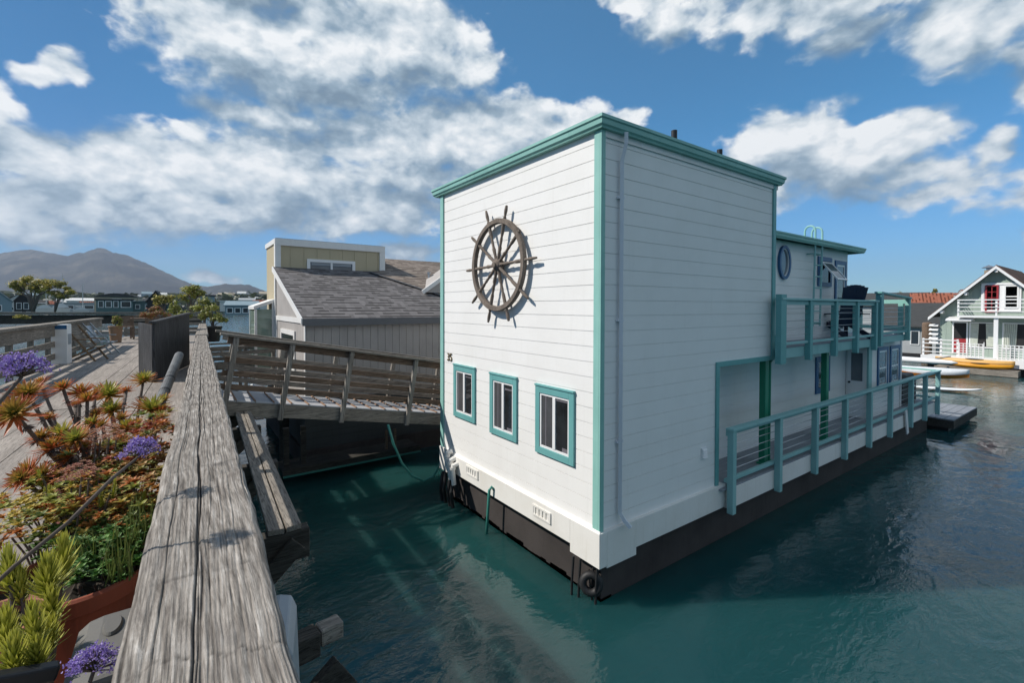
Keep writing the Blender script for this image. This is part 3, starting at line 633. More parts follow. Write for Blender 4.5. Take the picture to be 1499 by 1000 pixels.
gr = thing('covered_grill', 'barbecue under a black cover behind the far end of the lower teal railing', 'grill', (14.55, 0.55, 0.986))
mb = MB(); mb.prism([(13.75, 0.25, 0.99), (15.35, 0.25, 0.99), (15.30, 0.25, 1.72), (15.0, 0.25, 1.95), (14.2, 0.25, 1.95), (13.82, 0.25, 1.72)], (0, 0.7, 0)); mb.build('cover', 'black', gr, 0.06)
mb = MB(); mb.tube([(14.2, 0.20, 1.55), (14.9, 0.20, 1.55)], 0.02, 8); mb.build('handle', 'steel', gr)
# swim float
mb = MB()
fx = [atZ(1345, 606, 0.42), atZ(1390, 617, 0.42), atZ(1415, 601, 0.42), atZ(1372, 594, 0.42)]
fl = thing('swim_float', 'low grey planked float moored at the far end of the white houseboat', 'float', (16.3, 0.3, 0))
for k in range(7):
    y = -0.55 + k * 0.24; mb.box(15.95, 19.3, y, y + 0.225, 0.38, 0.42)
mb.build('planks', 'deckgrey', fl)
mb = MB(); mb.box(15.95, 19.3, -0.56, -0.50, 0.12, 0.375); mb.box(15.95, 19.3, 1.05, 1.12, 0.12, 0.375); mb.box(15.93, 16.0, -0.50, 1.05, 0.12, 0.375); mb.box(19.25, 19.3, -0.5, 1.05, 0.12, 0.375); mb.build('frame', 'wet_wood', fl)
mb = MB(); mb.box(16.1, 19.1, -0.4, 1.0, -0.3, 0.118); mb.build('floatation', 'black', fl)

# ------------------------------------------------------------------ boardwalk
DZ = 2.45
SL = 0.034                                    # the dock runs this much across for every metre along
def dk(x, y, z): return (x + SL * y, y, z)    # a point given across and along the dock
mb = MB(); rd = random.Random(3); x = -7.95
while x < -4.55:
    wd = 0.27 + rd.random() * 0.03; y = -8 - rd.random() * 3
    while y < 28:
        L = 3.2 + rd.random() * 3; y1 = min(y + L, 28); dz = rd.uniform(-0.005, 0.005); g = 0.009 + rd.random() * 0.005
        a, b = x, x + wd - g
        vs = [dk(a, y, DZ - 0.06), dk(b, y, DZ - 0.06), dk(b, y1 - 0.008, DZ - 0.06), dk(a, y1 - 0.008, DZ - 0.06), dk(a, y, DZ + dz), dk(b, y, DZ + dz + rd.uniform(-0.004, 0.004)), dk(b, y1 - 0.008, DZ + dz), dk(a, y1 - 0.008, DZ + dz)]
        mb.add(vs, [(0, 3, 2, 1), (4, 5, 6, 7), (0, 1, 5, 4), (1, 2, 6, 5), (2, 3, 7, 6), (3, 0, 4, 7)]); y = y1
    x += wd
M['deck_wood'] = wood('boardwalk_wood', (0.24, 0.21, 0.185), (0.44, 0.39, 0.345), 'y', 0.9, 0.9, 0.35, 0.35)
M['rail_wood'] = wood('rail_wood', (0.13, 0.11, 0.095), (0.40, 0.36, 0.315), 'y', 1.0, 0.9, 0.6, 0.6)
bw = mb.build('boardwalk', 'deck_wood', kind='structure')
mb = MB()
for xx in (-7.8, -6.9, -6.0, -5.2, -4.45): mb.beam(dk(xx, -8, 2.24), dk(xx, 28, 2.24), 0.12, 0.26)
y = -7.4
while y < 28: mb.beam(dk(-8.0, y, 1.98), dk(-4.35, y, 1.98), 0.2, 0.25); y += 1.7
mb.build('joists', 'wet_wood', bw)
mb = MB(); y = -5.0
while y < 28:
    for xx in (-7.4, -4.62): mb.tube([dk(xx, y + 0.2, -1.5), dk(xx, y + 0.2, 1.86)], 0.15, 12)
    y += 3.4
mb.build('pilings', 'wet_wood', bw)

# ---- the big near rail: real grain relief, cracks and worn edges
def cap_plank(name, y0, y1, ny, nx, xl0, xl1, xr0, xr1, ztop, th, seed, parent, dens=2.2):
    rd = random.Random(seed); cracks = []
    if ny > 500:                                  # two weathered saw steps across the plank and an old joint
        W0 = xr0 - xl0; steps = [(-1.46, 0.55, 0.0055), (-2.35, 0.20, 0.006), (-3.37, -0.06, 0.004)]
    else: steps = []
    for k in range(46):
        cracks.append((rd.uniform(0.03, 0.98), rd.uniform(0.006, 0.045), rd.uniform(0.4, 2.4), rd.uniform(0.0, 100), rd.uniform(0.002, 0.010), rd.choice([0.0011, 0.0013, 0.0016, 0.0022, 0.0032]), rd.uniform(-0.3, 1.5), rd.choice([0.06, 0.1, 0.18, 0.3, 0.7, 1.2])))
    cross = [(rd.random() ** 1.6, rd.uniform(-0.10, 0.10), rd.uniform(0.001, 0.0028)) for _ in range(18)]
    vs = []; W = xr0 - xl0; grime = []
    for j in range(ny + 1):
        tt = (j / ny) ** dens; y = y0 + (y1 - y0) * tt
        xl = xl0 + (xl1 - xl0) * tt + 0.011 * mnoise.noise((y * 1.7, seed, 0)) + 0.004 * mnoise.noise((y * 9, seed, 3))
        xr = xr0 + (xr1 - xr0) * tt + 0.015 * mnoise.noise((y * 1.3, seed, 9)) + 0.005 * mnoise.noise((y * 8, seed, 5))
        for i in range(nx + 1):
            s = i / nx; x = xl + (xr - xl) * s; z = ztop
            wob = 0.35 * mnoise.noise((y * 0.55, s * 1.5, seed)) + 0.08 * mnoise.noise((y * 2.3, s * 3, seed))
            q = (s + wob * 0.16) * 21.0
            z += 0.0006 * math.sin(q * 2 * math.pi * 0.62 + 3 * mnoise.noise((y * 0.4, s * 4, 2.0)))
            z += 0.0022 * mnoise.noise((s * 46 + wob * 7, y * 0.7, seed)) + 0.0014 * mnoise.noise((s * 100, y * 3, seed)); gr = 0.0 + 0.0012 * mnoise.noise((s * 30, y * 26, seed + 4))
            for (c, amp, fr, ph, dep, wid, ya, yl) in cracks:
                yy = tt - ya * 0.5
                if yy < 0 or yy > yl: continue
                e = min(1.0, yy * 6, (yl - yy) * 6); dx = (s - (c + amp * mnoise.noise((y * fr, ph, 0)) * 2)) * W
                if abs(dx) < 0.02: q_ = e * math.exp(-(dx / wid) ** 2); z -= dep * q_; gr = max(gr, q_ * min(1, dep / 0.006))
            for (cy_, sl_, dep) in cross:
                dy = (y - (y0 + (y1 - y0) * cy_)) - sl_ * (s - 0.5) - 0.012 * mnoise.noise((s * 5, cy_ * 50, 1))
                if abs(dy) < 0.03: q_ = math.exp(-(dy / 0.0045) ** 2); z -= dep * q_; gr = max(gr, 0.55 * q_)
            for (ys, sk, dep) in steps:
                dy = y - (ys + sk * (s - 0.5) + 0.05 * mnoise.noise((s * 3.1, ys, 2)) + 0.012 * mnoise.noise((s * 17, ys, 5)))
                if abs(dy) < 0.06: q_ = math.exp(-(dy / 0.006) ** 2) * (0.55 + 0.6 * abs(mnoise.noise((s * 9, ys, 1)))); z -= dep * q_ + (0.004 * math.exp(-((dy - 0.02) / 0.02) ** 2)); gr = max(gr, 0.8 * q_)
            ed = min(s, 1 - s) * W
            if ed < 0.022: z -= 0.014 * (1 - ed / 0.022) ** 2
            vs.append((x, y, z)); grime.append(gr)
    n1 = nx + 1; fs = []
    for j in range(ny):
        for i in range(nx): a = j * n1 + i; fs.append((a, a + 1, a + n1 + 1, a + n1))
    base = len(vs); side = []
    for j in range(ny + 1):                       # sides
        l = vs[j * n1]; r = vs[j * n1 + nx]; vs.append((l[0] + 0.003, l[1], ztop - th)); vs.append((r[0] - 0.003, r[1], ztop - th))
    for j in range(ny):
        fs.append((j * n1, (j + 1) * n1, base + 2 * (j + 1), base + 2 * j)); fs.append((j * n1 + nx, base + 2 * j + 1, base + 2 * j + 3, (j + 1) * n1 + nx)); fs.append((base + 2 * j, base + 2 * j + 2, base + 2 * j + 3, base + 2 * j + 1))
    fs.append(tuple(range(0, n1)) + (base + 1, base)); fs.append(tuple(range(ny * n1 + nx, ny * n1 - 1, -1)) + (base + 2 * ny, base + 2 * ny + 1))
    mb = MB(); mb.v = vs; mb.f = fs
    ob = mb.build(name, 'cap_wood', parent, smooth=True)
    ga = ob.data.attributes.new('grime', 'FLOAT', 'POINT'); ga.data.foreach_set('value', grime + [0.0] * (len(ob.data.vertices) - len(grime)))
    return ob
def cap_material():
    m, tr, bs = new_mat('cap_wood'); co = objco(tr)
    wv = vmath(tr, 'ADD', co, vmath(tr, 'MULTIPLY', nn_noise_vec(tr, co, 0.8), (0.05, 0, 0)))
    a = vmath(tr, 'MULTIPLY', wv, (62, 5.0, 2)); g1 = noise(tr, a, 1.0, 8, 0.7, 0.4)
    b = vmath(tr, 'MULTIPLY', wv, (240, 8.0, 2)); g2 = noise(tr, b, 1.0, 4, 0.65, 0.2)
    blot = noise(tr, co, 5.5, 6, 0.7); fine = noise(tr, co, 160, 4, 0.7)
    c = ramp(tr, g1, [(0.33, (0.085, 0.073, 0.062)), (0.45, (0.23, 0.205, 0.18)), (0.57, (0.39, 0.355, 0.315)), (0.70, (0.68, 0.645, 0.60))])
    c = mixc(tr, math_(tr, 'MULTIPLY', ramp(tr, g2, [(0.36, 1.0), (0.46, 0.0)]), 0.7), c, (0.085, 0.073, 0.063))
    c = mixc(tr, math_(tr, 'MULTIPLY', ramp(tr, blot, [(0.50, 0.0), (0.72, 1.0)]), 0.55), c, (0.15, 0.135, 0.125))
    c = mixc(tr, math_(tr, 'MULTIPLY', ramp(tr, blot, [(0.25, 1.0), (0.42, 0.0)]), 0.35), c, (0.56, 0.54, 0.51))
    c = mixc(tr, math_(tr, 'MULTIPLY', fine, 0.35), c, (0.16, 0.14, 0.12))
    vo = nn(tr, 'ShaderNodeTexVoronoi'); vo.inputs['Scale'].default_value = 2.6; tr.links.new(co, vo.inputs['Vector'])
    spot = ramp(tr, math_(tr, 'ADD', vo.outputs['Distance'], math_(tr, 'MULTIPLY', noise(tr, co, 30, 5), 0.16)), [(0.15, 1.0), (0.20, 0.0)])
    c = mixc(tr, math_(tr, 'MULTIPLY', spot, 0.55), c, (0.055, 0.05, 0.048))
    gat = nn(tr, 'ShaderNodeAttribute', attribute_name='grime')   # black lichen and dirt lodged in the splits
    c = mixc(tr, math_(tr, 'MULTIPLY', gat.outputs['Fac'], 0.85), c, (0.03, 0.026, 0.023))
    tr.links.new(c, bs.inputs['Base Color']); bs.inputs['Roughness'].default_value = 0.9; bs.inputs['Specular IOR Level'].default_value = 0.2
    bump(tr, bs, math_(tr, 'ADD', math_(tr, 'ADD', g1, math_(tr, 'MULTIPLY', g2, 0.8)), math_(tr, 'MULTIPLY', fine, 0.5)), 0.55, 0.005)
    M['cap_wood'] = m
def nn_noise_vec(tr, co, s):
    n = nn(tr, 'ShaderNodeTexNoise'); n.inputs['Scale'].default_value = s; n.inputs['Detail'].default_value = 3; tr.links.new(co, n.inputs['Vector']); return n.outputs['Color']
cap_material()
rl = thing('dock_railing', 'weathered grey dock rail with a broad cracked plank top, running from the bottom edge of the photo past the gangway', 'railing', (-4.6, -4, DZ))
rl['label'] = 'weathered grey dock rail with a broad cracked plank top above the flower pots'
cap_plank('cap_plank', -5.2, 8.0, 820, 170, -4.805, -4.318, -4.515, -4.128, 3.45, 0.075, 11, rl)
cap_plank('cap_plank', 8.02, 15.5, 120, 36, -4.34, -4.05, -4.10, -3.83, 3.475, 0.075, 23, rl)
for y in (-3.9, -2.0, 0.0, 2.0, 3.95, 6.2, 8.4, 10.6, 12.8, 15.0):
    x = -4.66 + 0.037 * (y + 3.5); mb = MB(); mb.box(x + 0.02, x + 0.11, y - 0.045, y + 0.045, 2.0, 3.374); mb.build('post', 'wood_z', rl, 0.006)
for z in (2.72, 3.0, 3.24):
    mb = MB(); mb.beam((-4.66 + 0.037 * -1.5 - 0.01, -5, z), (-4.66 + 0.037 * 19 - 0.01, 15.4, z), 0.04, 0.13); mb.build('side_rail', 'wood_y', rl, 0.004)

# left rail
lr = thing('dock_railing', 'grey post-and-rail fence along the far left side of the boardwalk, behind the folding chairs', 'railing', (-8, 5, DZ))
mb = MB(); mb.beam(dk(-8.02, 2, 3.58), dk(-8.02, 21, 3.58), 0.30, 0.07); mb.build('cap_plank', 'wood_y', lr, 0.005)
mb = MB(); mb.beam(dk(-7.95, 2, 3.39), dk(-7.95, 21, 3.39), 0.05, 0.29); mb.build('side_rail', 'wood_y', lr, 0.004)
for z in (3.02, 2.68):
    mb = MB(); mb.beam(dk(-7.95, 2, z), dk(-7.95, 21, z), 0.045, 0.16); mb.build('side_rail', 'wood_y', lr, 0.004)
for k in range(12):
    y = 2.6 + k * 1.55; mb = MB(); p = dk(-8.03, y, 0); mb.box(p[0] - 0.05, p[0] + 0.05, y - 0.07, y + 0.07, 2.2, 3.54); mb.build('post', 'wood_z', lr, 0.005)
er = thing('end_railing', 'grey board railing closing the far end of the boardwalk behind the patio table', 'railing', dk(-6, 28, DZ))
mb = MB(); mb.beam(dk(-8.0, 28, 3.52), dk(-4.3, 28, 3.52), 0.22, 0.05); mb.build('cap_plank', 'wood_x', er, 0.005)
for z in (3.36, 3.08, 2.8, 2.58): mb = MB(); mb.beam(dk(-8.0, 28, z), dk(-4.3, 28, z), 0.04, 0.17); mb.build('side_rail', 'wood_x', er)
for x_ in (-7.9, -6.7, -5.5, -4.4): mb = MB(); q = dk(x_, 28.07, 0); mb.box(q[0] - 0.05, q[0] + 0.05, q[1] - 0.04, q[1] + 0.04, 2.46, 3.49); mb.build('post', 'wood_z', er)
# rail of the crossing dock behind
fr = thing('crossing_dock', 'low wooden dock crossing behind the boardwalk in the distance, seen edge-on', 'dock', (-12, 31, 2.4))
mb = MB(); mb.beam((-42, 46, 3.72), (-3.5, 29.6, 3.66), 0.4, 0.14); mb.build('cap_plank', 'wood_x', fr)
mb = MB(); mb.beam((-42, 46, 3.35), (-3.5, 29.6, 3.3), 0.06, 0.5); mb.build('side_board', 'wet_wood', fr)
mb = MB(); mb.beam((-42, 46.6, 2.5), (-3.5, 30.2, 2.5), 1.8, 0.2); mb.build('deck', 'deck_wood', fr)

# dark screen panel and round pole on the dock
A = Vector((-5.06, 8.2, DZ)); B = Vector((-4.40, 11.2, DZ)); A2 = Vector((-5.34, 9.2, DZ))
sp_ = thing('privacy_screen', 'dark stained wooden screen panel standing on the boardwalk beside the rail', 'screen', A)
mb = MB(); n_ = Vector((-0.22, 0.05, 0)).normalized() * 0.04
mb.prism([A + Vector((0, 0, 0.02)), B + Vector((0, 0, 0.02)), B + Vector((0, 0, 1.42)), A + Vector((0, 0, 1.27))], n_ * 1.0); mb.build('panel', 'wood_dark', sp_)
mb = MB(); d_ = (B - A).normalized(); mb.beam(A - d_ * 0.06 + Vector((-0.02, 0, 1.30)), B + d_ * 0.06 + Vector((-0.02, 0, 1.45)), 0.13, 0.05); mb.build('top_cap', 'wood_dark', sp_, 0.004)
mb = MB(); mb.prism([A + Vector((-0.05, 0.0, 0.05)), A2 + Vector((-0.05, 0, 0.05)), A2 + Vector((-0.05, 0, 1.27)), A + Vector((-0.05, 0, 1.23))], (0.04, 0.01, 0)); mb.build('return_panel', 'wood_dark', sp_)
mb = MB(); p0 = at(226, 610, 5.0); p1 = at(262, 521, 6.4); mb.tube([(p0.x, p0.y, p0.z), (p1.x, p1.y, p1.z)], 0.055, 16); mb.lathe(p1, (p1 - p0), [(0.055, 0), (0.05, 0.03), (0.03, 0.045), (0, 0.05)], 16)
po = mb.build('grey_pole', 'pole_grey' if 'pole_grey' in M else 'pale_plastic', None, smooth=False); tag(po, 'leaning grey round pole between the dark screen and the near rail', 'pole')
mb = MB(); mb.lathe(p0 + (p1 - p0) * 0.55, (p1 - p0), [(0.057, -0.02), (0.057, 0.02)], 16); mb.lathe(p0 + (p1 - p0) * 0.35, (p1 - p0), [(0.057, -0.015), (0.057, 0.015)], 16); mb.build('band', 'black', po)

# power pedestal
pd = thing('power_pedestal', 'white dock power pedestal with a blue top panel against the left rail', 'power pedestal', (-7.35, 13.8, DZ), R(-8))
mb = MB(); mb.prism([(-0.17, -0.17, 0), (0.17, -0.17, 0), (0.17, 0.17, 0), (-0.17, 0.17, 0)], (0, 0, 1.12)); mb.build('cabinet', 'vinyl', pd, 0.012)
mb = MB(); mb.box(-0.165, 0.165, -0.176, -0.171, 0.99, 1.10); mb.build('label_plate', 'blue_label' if 'blue_label' in M else 'blue', pd)
mb = MB(); mb.box(0.171, 0.176, -0.12, 0.12, 0.55, 0.85); mb.build('socket_door', 'pale_plastic', pd, 0.004)
# folding chairs
def folding_chair(label, mat, mat2, loc, rz, striped=True):
    c = thing('folding_chair', label, 'chair', loc, rz, local=True)
    mb = MB()
    for k in range(9): l = 0.08 + k * 0.062; mb.beam((-0.24, 0.06 + l * 0.42, 0.42 + l * 0.9), (0.24, 0.06 + l * 0.42, 0.42 + l * 0.9), 0.05, 0.015, (0, -0.9, 0.42))
    mb.build('backrest', mat, c)
    mb = MB()
    for k in range(7): mb.box(-0.24, 0.24, -0.40 + k * 0.068, -0.345 + k * 0.068, 0.40 + 0.004 * k, 0.418 + 0.004 * k)
    mb.build('seat', mat, c)
    for s in (-1, 1):
        mb = MB(); mb.beam((s * 0.26, -0.46, 0.0), (s * 0.26, 0.36, 1.06), 0.03, 0.045); mb.build('leg', mat2, c)
        mb = MB(); mb.beam((s * 0.22, 0.42, 0.0), (s * 0.22, -0.42, 0.43), 0.03, 0.045); mb.build('leg', mat2, c)
        mb = MB(); mb.beam((s * 0.29, -0.36, 0.64), (s * 0.29, 0.14, 0.66), 0.05, 0.03); mb.build('armrest', mat2, c)
    return c
M['teak'] = wood('teak', (0.16, 0.10, 0.055), (0.34, 0.24, 0.15), 'x', 1.0, 0.7, 0.3, 0.3)
folding_chair('slatted wooden folding chair beside the white power pedestal on the boardwalk', 'canvas_slat' if 'canvas_slat' in M else 'wood_x', 'teak', (-6.95, 14.5, DZ + 0.003), R(62))
folding_chair('grey metal folding lounge chair leaning beyond the wooden chair by the left rail', 'steel', 'steel', (-6.85, 16.7, DZ + 0.003), R(75))
# table and chairs at the end
tb = thing('patio_table', 'brown wooden patio table at the far end of the boardwalk between its chairs', 'table', (-6.15, 26.2, DZ))
mb = MB()
for k in range(6): mb.box(-6.65 + k * 0.16, -6.50 + k * 0.16, 25.7, 26.9, DZ + 0.99, DZ + 1.03)
mb.build('tabletop', 'wood_brown', tb)
for sx in (-6.6, -5.78):
    for sy in (25.75, 26.82): mb = MB(); mb.box(sx - 0.03, sx + 0.03, sy - 0.03, sy + 0.03, DZ + 0.003, DZ + 0.988); mb.build('leg', 'wood_brown', tb)
def bar_chair(label, loc, rz):
    c = thing('patio_chair', label, 'chair', loc, rz, local=True, group='brown chairs at the patio table')
    mb = MB()
    for k in range(5): mb.box(-0.27, 0.27, 0.20, 0.225, 0.66 + k * 0.10, 0.74 + k * 0.10)
    mb.build('backrest', 'wood_brown', c); mb = MB(); mb.box(-0.28, 0.28, -0.26, 0.24, 0.60, 0.63); mb.build('seat', 'wood_brown', c)
    for sx in (-0.26, 0.26):
        mb = MB(); mb.box(sx - 0.025, sx + 0.025, 0.2, 0.25, 0, 1.16); mb.build('leg', 'wood_brown', c); mb = MB(); mb.box(sx - 0.025, sx + 0.025, -0.26, -0.21, 0, 0.6); mb.build('leg', 'wood_brown', c)
        mb = MB(); mb.box(sx - 0.02, sx + 0.02, -0.21, 0.2, 0.18, 0.22); mb.build('stretcher', 'wood_brown', c)
    return c
bar_chair('brown slat-backed patio chair left of the far table, beside the flowering pot', (-6.72, 25.3, DZ + 0.003), R(180))
bar_chair('brown slat-backed patio chair right of the far table, next to the dark screen', (-5.72, 25.5, DZ + 0.003), R(180))

# ---- ledge beside the dock, cross beams and braces
lg = thing('mooring_ledge', 'two-plank wooden ledge bolted outside the dock rail, striped by railing shadows', 'ledge', (-3.9, 3, 2.1))
mb = MB()
mb.prism([(-4.03, 0.02, 2.12), (-3.905, 0.0, 2.12), (-3.66, 6.25, 2.12), (-3.78, 6.25, 2.12)], (0, 0, 0.05)); mb.build('plank', 'wood_y', lg, 0.006)
mb = MB(); mb.prism([(-3.89, 0.0, 2.12), (-3.765, 0.02, 2.12), (-3.53, 6.45, 2.12), (-3.645, 6.45, 2.12)], (0, 0, 0.05)); mb.build('plank', 'wood_y', lg, 0.006)
for y in (0.08, 2.2, 4.3, 6.1):
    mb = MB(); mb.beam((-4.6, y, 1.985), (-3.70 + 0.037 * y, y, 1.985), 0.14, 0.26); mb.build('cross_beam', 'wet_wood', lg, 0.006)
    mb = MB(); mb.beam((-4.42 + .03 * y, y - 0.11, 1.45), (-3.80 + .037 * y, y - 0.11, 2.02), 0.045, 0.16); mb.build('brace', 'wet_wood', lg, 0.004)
cb = thing('cross_beam', 'sawn-off timber beam end with bolted brace, low over the water beside the near rail', 'beam', (-4.2, -1.5, 2.0))
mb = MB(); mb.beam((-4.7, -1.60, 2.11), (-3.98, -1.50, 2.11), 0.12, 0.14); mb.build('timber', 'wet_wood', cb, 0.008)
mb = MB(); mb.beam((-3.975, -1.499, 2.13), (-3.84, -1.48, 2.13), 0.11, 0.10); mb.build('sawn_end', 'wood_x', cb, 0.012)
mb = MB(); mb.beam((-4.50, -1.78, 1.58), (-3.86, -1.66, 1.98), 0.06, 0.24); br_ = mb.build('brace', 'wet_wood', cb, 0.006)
mb = MB(); mb.lathe((-4.07, -1.76, 1.86), (0.2, -1, 0.1), [(0.0, 0.06), (0.026, 0.06), (0.026, 0.035), (0.045, 0.033), (0.045, 0.02), (0.0, 0.02)], 6); mb.build('bolt', 'steel', br_)
# grey plastic boxes either side of the rail
pt0 = atX(157, 925, -4.80)
ub = thing('utility_box', 'scuffed grey plastic dock box with an oval latch, bottom left beside the rail', 'utility box', (-4.8, pt0.y, 2.45))
zt = pt0.z; yc = pt0.y
prof = [(-4.855, 2.60), (-4.875, zt - 0.06), (-4.868, zt - 0.025), (-4.845, zt - 0.006), (-4.815, zt), (-4.60, zt), (-4.60, 2.60)]
mb = MB(); mb.prism([(x, yc - 0.20, z) for x, z in prof], (0, 0.30, 0)); mb.build('case', 'grey_plastic', ub, 0.012)
mb = MB(); n = 24; lc = Vector((-4.79, yc + 0.02, zt + 0.002))
mb.add([lc + Vector((0.022 * math.cos(2 * math.pi * k / n), 0.05 * math.sin(2 * math.pi * k / n), 0)) for k in range(n)] + [lc + Vector((0.018 * math.cos(2 * math.pi * k / n), 0.045 * math.sin(2 * math.pi * k / n), 0.007)) for k in range(n)], [tuple(range(n, 2 * n))] + [(k, (k + 1) % n, n + (k + 1) % n, n + k) for k in range(n)])
mb.build('latch', 'grey_plastic', ub)
mb = MB(); mb.prism([(-4.90, yc - 0.32, zt - 0.09), (-4.62, yc - 0.32, zt - 0.09), (-4.62, yc - 0.205, zt - 0.02), (-4.87, yc - 0.205, zt - 0.02)], (0, 0, -0.3)); mb.build('side_cover', 'grey_plastic', ub, 0.01)
mb = MB(); mb.beam(at(-40, 1005, 1.02), at(85, 982, 1.12), 0.035, 0.035); mb.build('rim_bar', 'darkmetal', ub, 0.006)
sb = thing('light_shroud', 'rounded pale grey plastic panel on the water side of the near rail', 'panel', (-4.4, -2.9, 3.2))
mb = MB(); q0 = at(398, 872, 1.62); q1 = at(433, 862, 1.66)
prof = []
for k in range(9): a = math.pi / 2 * k / 8; prof.append((0.13 + 0.03 * math.sin(a) , -0.03 + 0.03 * math.cos(a)))
base = Vector((q1.x - 0.13, q1.y, q1.z))
pts = [base + Vector((-0.10, 0.05, -0.02)), base + Vector((0.08, 0, 0)), base + Vector((0.115, -0.01, -0.01)), base + Vector((0.13, -0.015, -0.05)), base + Vector((0.145, -0.02, -0.55)), base + Vector((-0.10, 0.05, -0.55))]
mb.prism(pts, (-0.06, -0.26, 0)); mb.build('panel', 'pale_plastic', sb, 0.008)

# ------------------------------------------------------------------ gangway
gw = thing('gangway', 'wooden gangway with slatted rails sloping down from the dock to the white houseboat', 'gangway', (-4.0, 5.0, 2.3))
gx0, gx1 = -4.10, 2.4
def gz(x): return 2.40 - 0.187 * (x + 3.95)               # walking surface
yn, yf = 5.38, 6.56
for y in (yn + 0.03, yf - 0.03):
    mb = MB(); mb.beam((gx0, y, gz(gx0) - 0.145), (gx1, y, gz(gx1) - 0.145), 0.07, 0.26); mb.build('stringer', 'wood_x', gw, 0.005)
mb = MB(); x = gx0; rd = random.Random(5)
while x < gx1:
    L = 0.31; mb.beam((x, (yn + yf) / 2, gz(x) - 0.005), (x + L - 0.012, (yn + yf) / 2, gz(x + L - 0.012) - 0.005), yf - yn + 0.03, 0.022); x += L
mb.build('deck_board', 'plywood', gw)
mb = MB(); x = gx0 + 0.3
while x < gx1: mb.beam((x, yn - 0.01, gz(x) + 0.022), (x, yf + 0.01, gz(x) + 0.022), 0.022, 0.018); x += 0.31
mb.build('foot_batten', 'batten', gw)
lean = 0.181
for s, y in ((-1, yn - 0.05), (1, yf + 0.05)):
    for x in ((-3.98, -3.05, -1.92, -0.50, 0.90, 2.1) if s < 0 else (-3.9, -2.98, -1.86, -0.50, 0.72, 1.9)):
        mb = MB(); mb.beam((x - lean * 0.20, y, gz(x) - 0.30), (x + lean * 1.10, y, gz(x) + 1.14), 0.09, 0.09, (0, 1, 0)); mb.build('post', 'wood_z', gw, 0.006)
    mb = MB(); mb.beam((gx0 - 0.12 + lean, y, gz(gx0) + 1.18), (gx1 + lean, y, gz(gx1) + 1.18), 0.16, 0.045); mb.build('handrail', 'wood_x', gw, 0.006)
    mb = MB(); yy = y + s * -0.065; mb.beam((gx0 + lean, yy, gz(gx0) + 1.07), (gx1 + lean, yy, gz(gx1) + 1.07), 0.035, 0.14); mb.build('side_rail', 'wood_brown' if s < 0 else 'wood_x', gw, 0.004)
    for h in (0.24, 0.48, 0.72):
        mb = MB(); mb.beam((gx0 + lean * h, yy, gz(gx0) + h), (gx1 + lean * h, yy, gz(gx1) + h), 0.035, 0.10); mb.build('side_rail', 'wood_brown' if s < 0 else 'wood_x', gw, 0.004)

# ------------------------------------------------------------------ grey shingle-roofed neighbour
M['grey_board'] = paint('grey_board', (0.40, 0.375, 0.355), 0.8, 0.45, dirtcol=(0.26, 0.24, 0.23))
M['yellow'] = paint('yellow_board', (0.47, 0.405, 0.275), 0.7, 0.15)
M['dark_skirt_shade'] = paint('dark_skirt_shade_paint', (0.055, 0.062, 0.062), 0.8, 0.4)  # dark lower boards, with the deep shade under the gangway put into the colour
M['fascia'] = paint('grey_fascia', (0.13, 0.135, 0.145), 0.6, 0.2)
M['shingle'] = shingles('dark_shingles', (0.142, 0.133, 0.133), (0.225, 0.212, 0.212), 'y', 0.21, 0.26)
M['shingle_brown'] = shingles('brown_shingles', (0.24, 0.195, 0.165), (0.32, 0.27, 0.23), 'y', 0.21, 0.26)
def battens(mb, axis, pos, out, a0, a1, zf, z0, sp=0.205, g=0.012):
    """Vertical boards with real gaps; zf(a) gives the top."""
    a = a0
    while a < a1 - 1e-4:
        b = min(a + sp - g, a1)
        P = (lambda q, z, d: (pos + out * d, q, z)) if axis == 'x' else (lambda q, z, d: (q, pos + out * d, z))
        for (p, q, d) in ((a, b, 0.0), (b, min(b + g, a1), -0.012)):
            if q - p < 1e-5: continue
            mb.quad(P(p, z0, d), P(q, z0, d), P(q, zf(q), d), P(p, zf(p), d))
        for q in (a, b): mb.quad(P(q, z0, 0), P(q, z0, -0.012), P(q, zf(q), -0.012), P(q, zf(q), 0))
        a += sp
nh = thing('grey_houseboat', 'grey board houseboat with dark shingled lean-to roof and yellow upper storey', 'houseboat', (-2.05, 8, 0))
X0, Y0, Y1 = -2.05, 8.05, 12.3; X1 = 7.5
roofz = lambda y: 3.80 + 0.362 * (y - 8.0)
mb = MB(); battens(mb, 'y', Y0, -1, X0, X1, lambda a: 3.66, 0.75); battens(mb, 'x', X0, -1, Y0, Y1, lambda a: roofz(a) - 0.06, 0.75); mb.box(X0 + 0.03, X1, Y0 + 0.03, 14.2, 0.5, 3.6)
mb.prism([(X0 + 0.03, Y0 + 0.1, 3.6), (X0 + 0.03, Y1, 3.6), (X0 + 0.03, Y1, roofz(Y1) - 0.09)], (X1 - X0, 0, 0))
mb.build('wall', 'grey_board', nh)
mb = MB(); mb.prism([(X0 - 0.10, 7.93, roofz(7.93) - 0.02), (X0 - 0.10, Y1, roofz(Y1) - 0.02), (X0 - 0.10, Y1, roofz(Y1) + 0.02), (X0 - 0.10, 7.93, roofz(7.93) + 0.02)], (X1 - X0 + 0.3, 0, 0)); rf = mb.build('roof', 'shingle', nh)
mb = MB(); mb.box(X0 - 0.10, X1, 7.90, 7.945, 3.61, 3.785); mb.build('fascia', 'fascia', rf)
mb = MB(); mb.prism([(X0 - 0.135, 7.92, roofz(7.92) - 0.13), (X0 - 0.135, Y1, roofz(Y1) - 0.13), (X0 - 0.135, Y1, roofz(Y1) + 0.03), (X0 - 0.135, 7.92, roofz(7.92) + 0.03)], (0.033, 0, 0)); mb.build('barge_board', 'white_trim', rf)
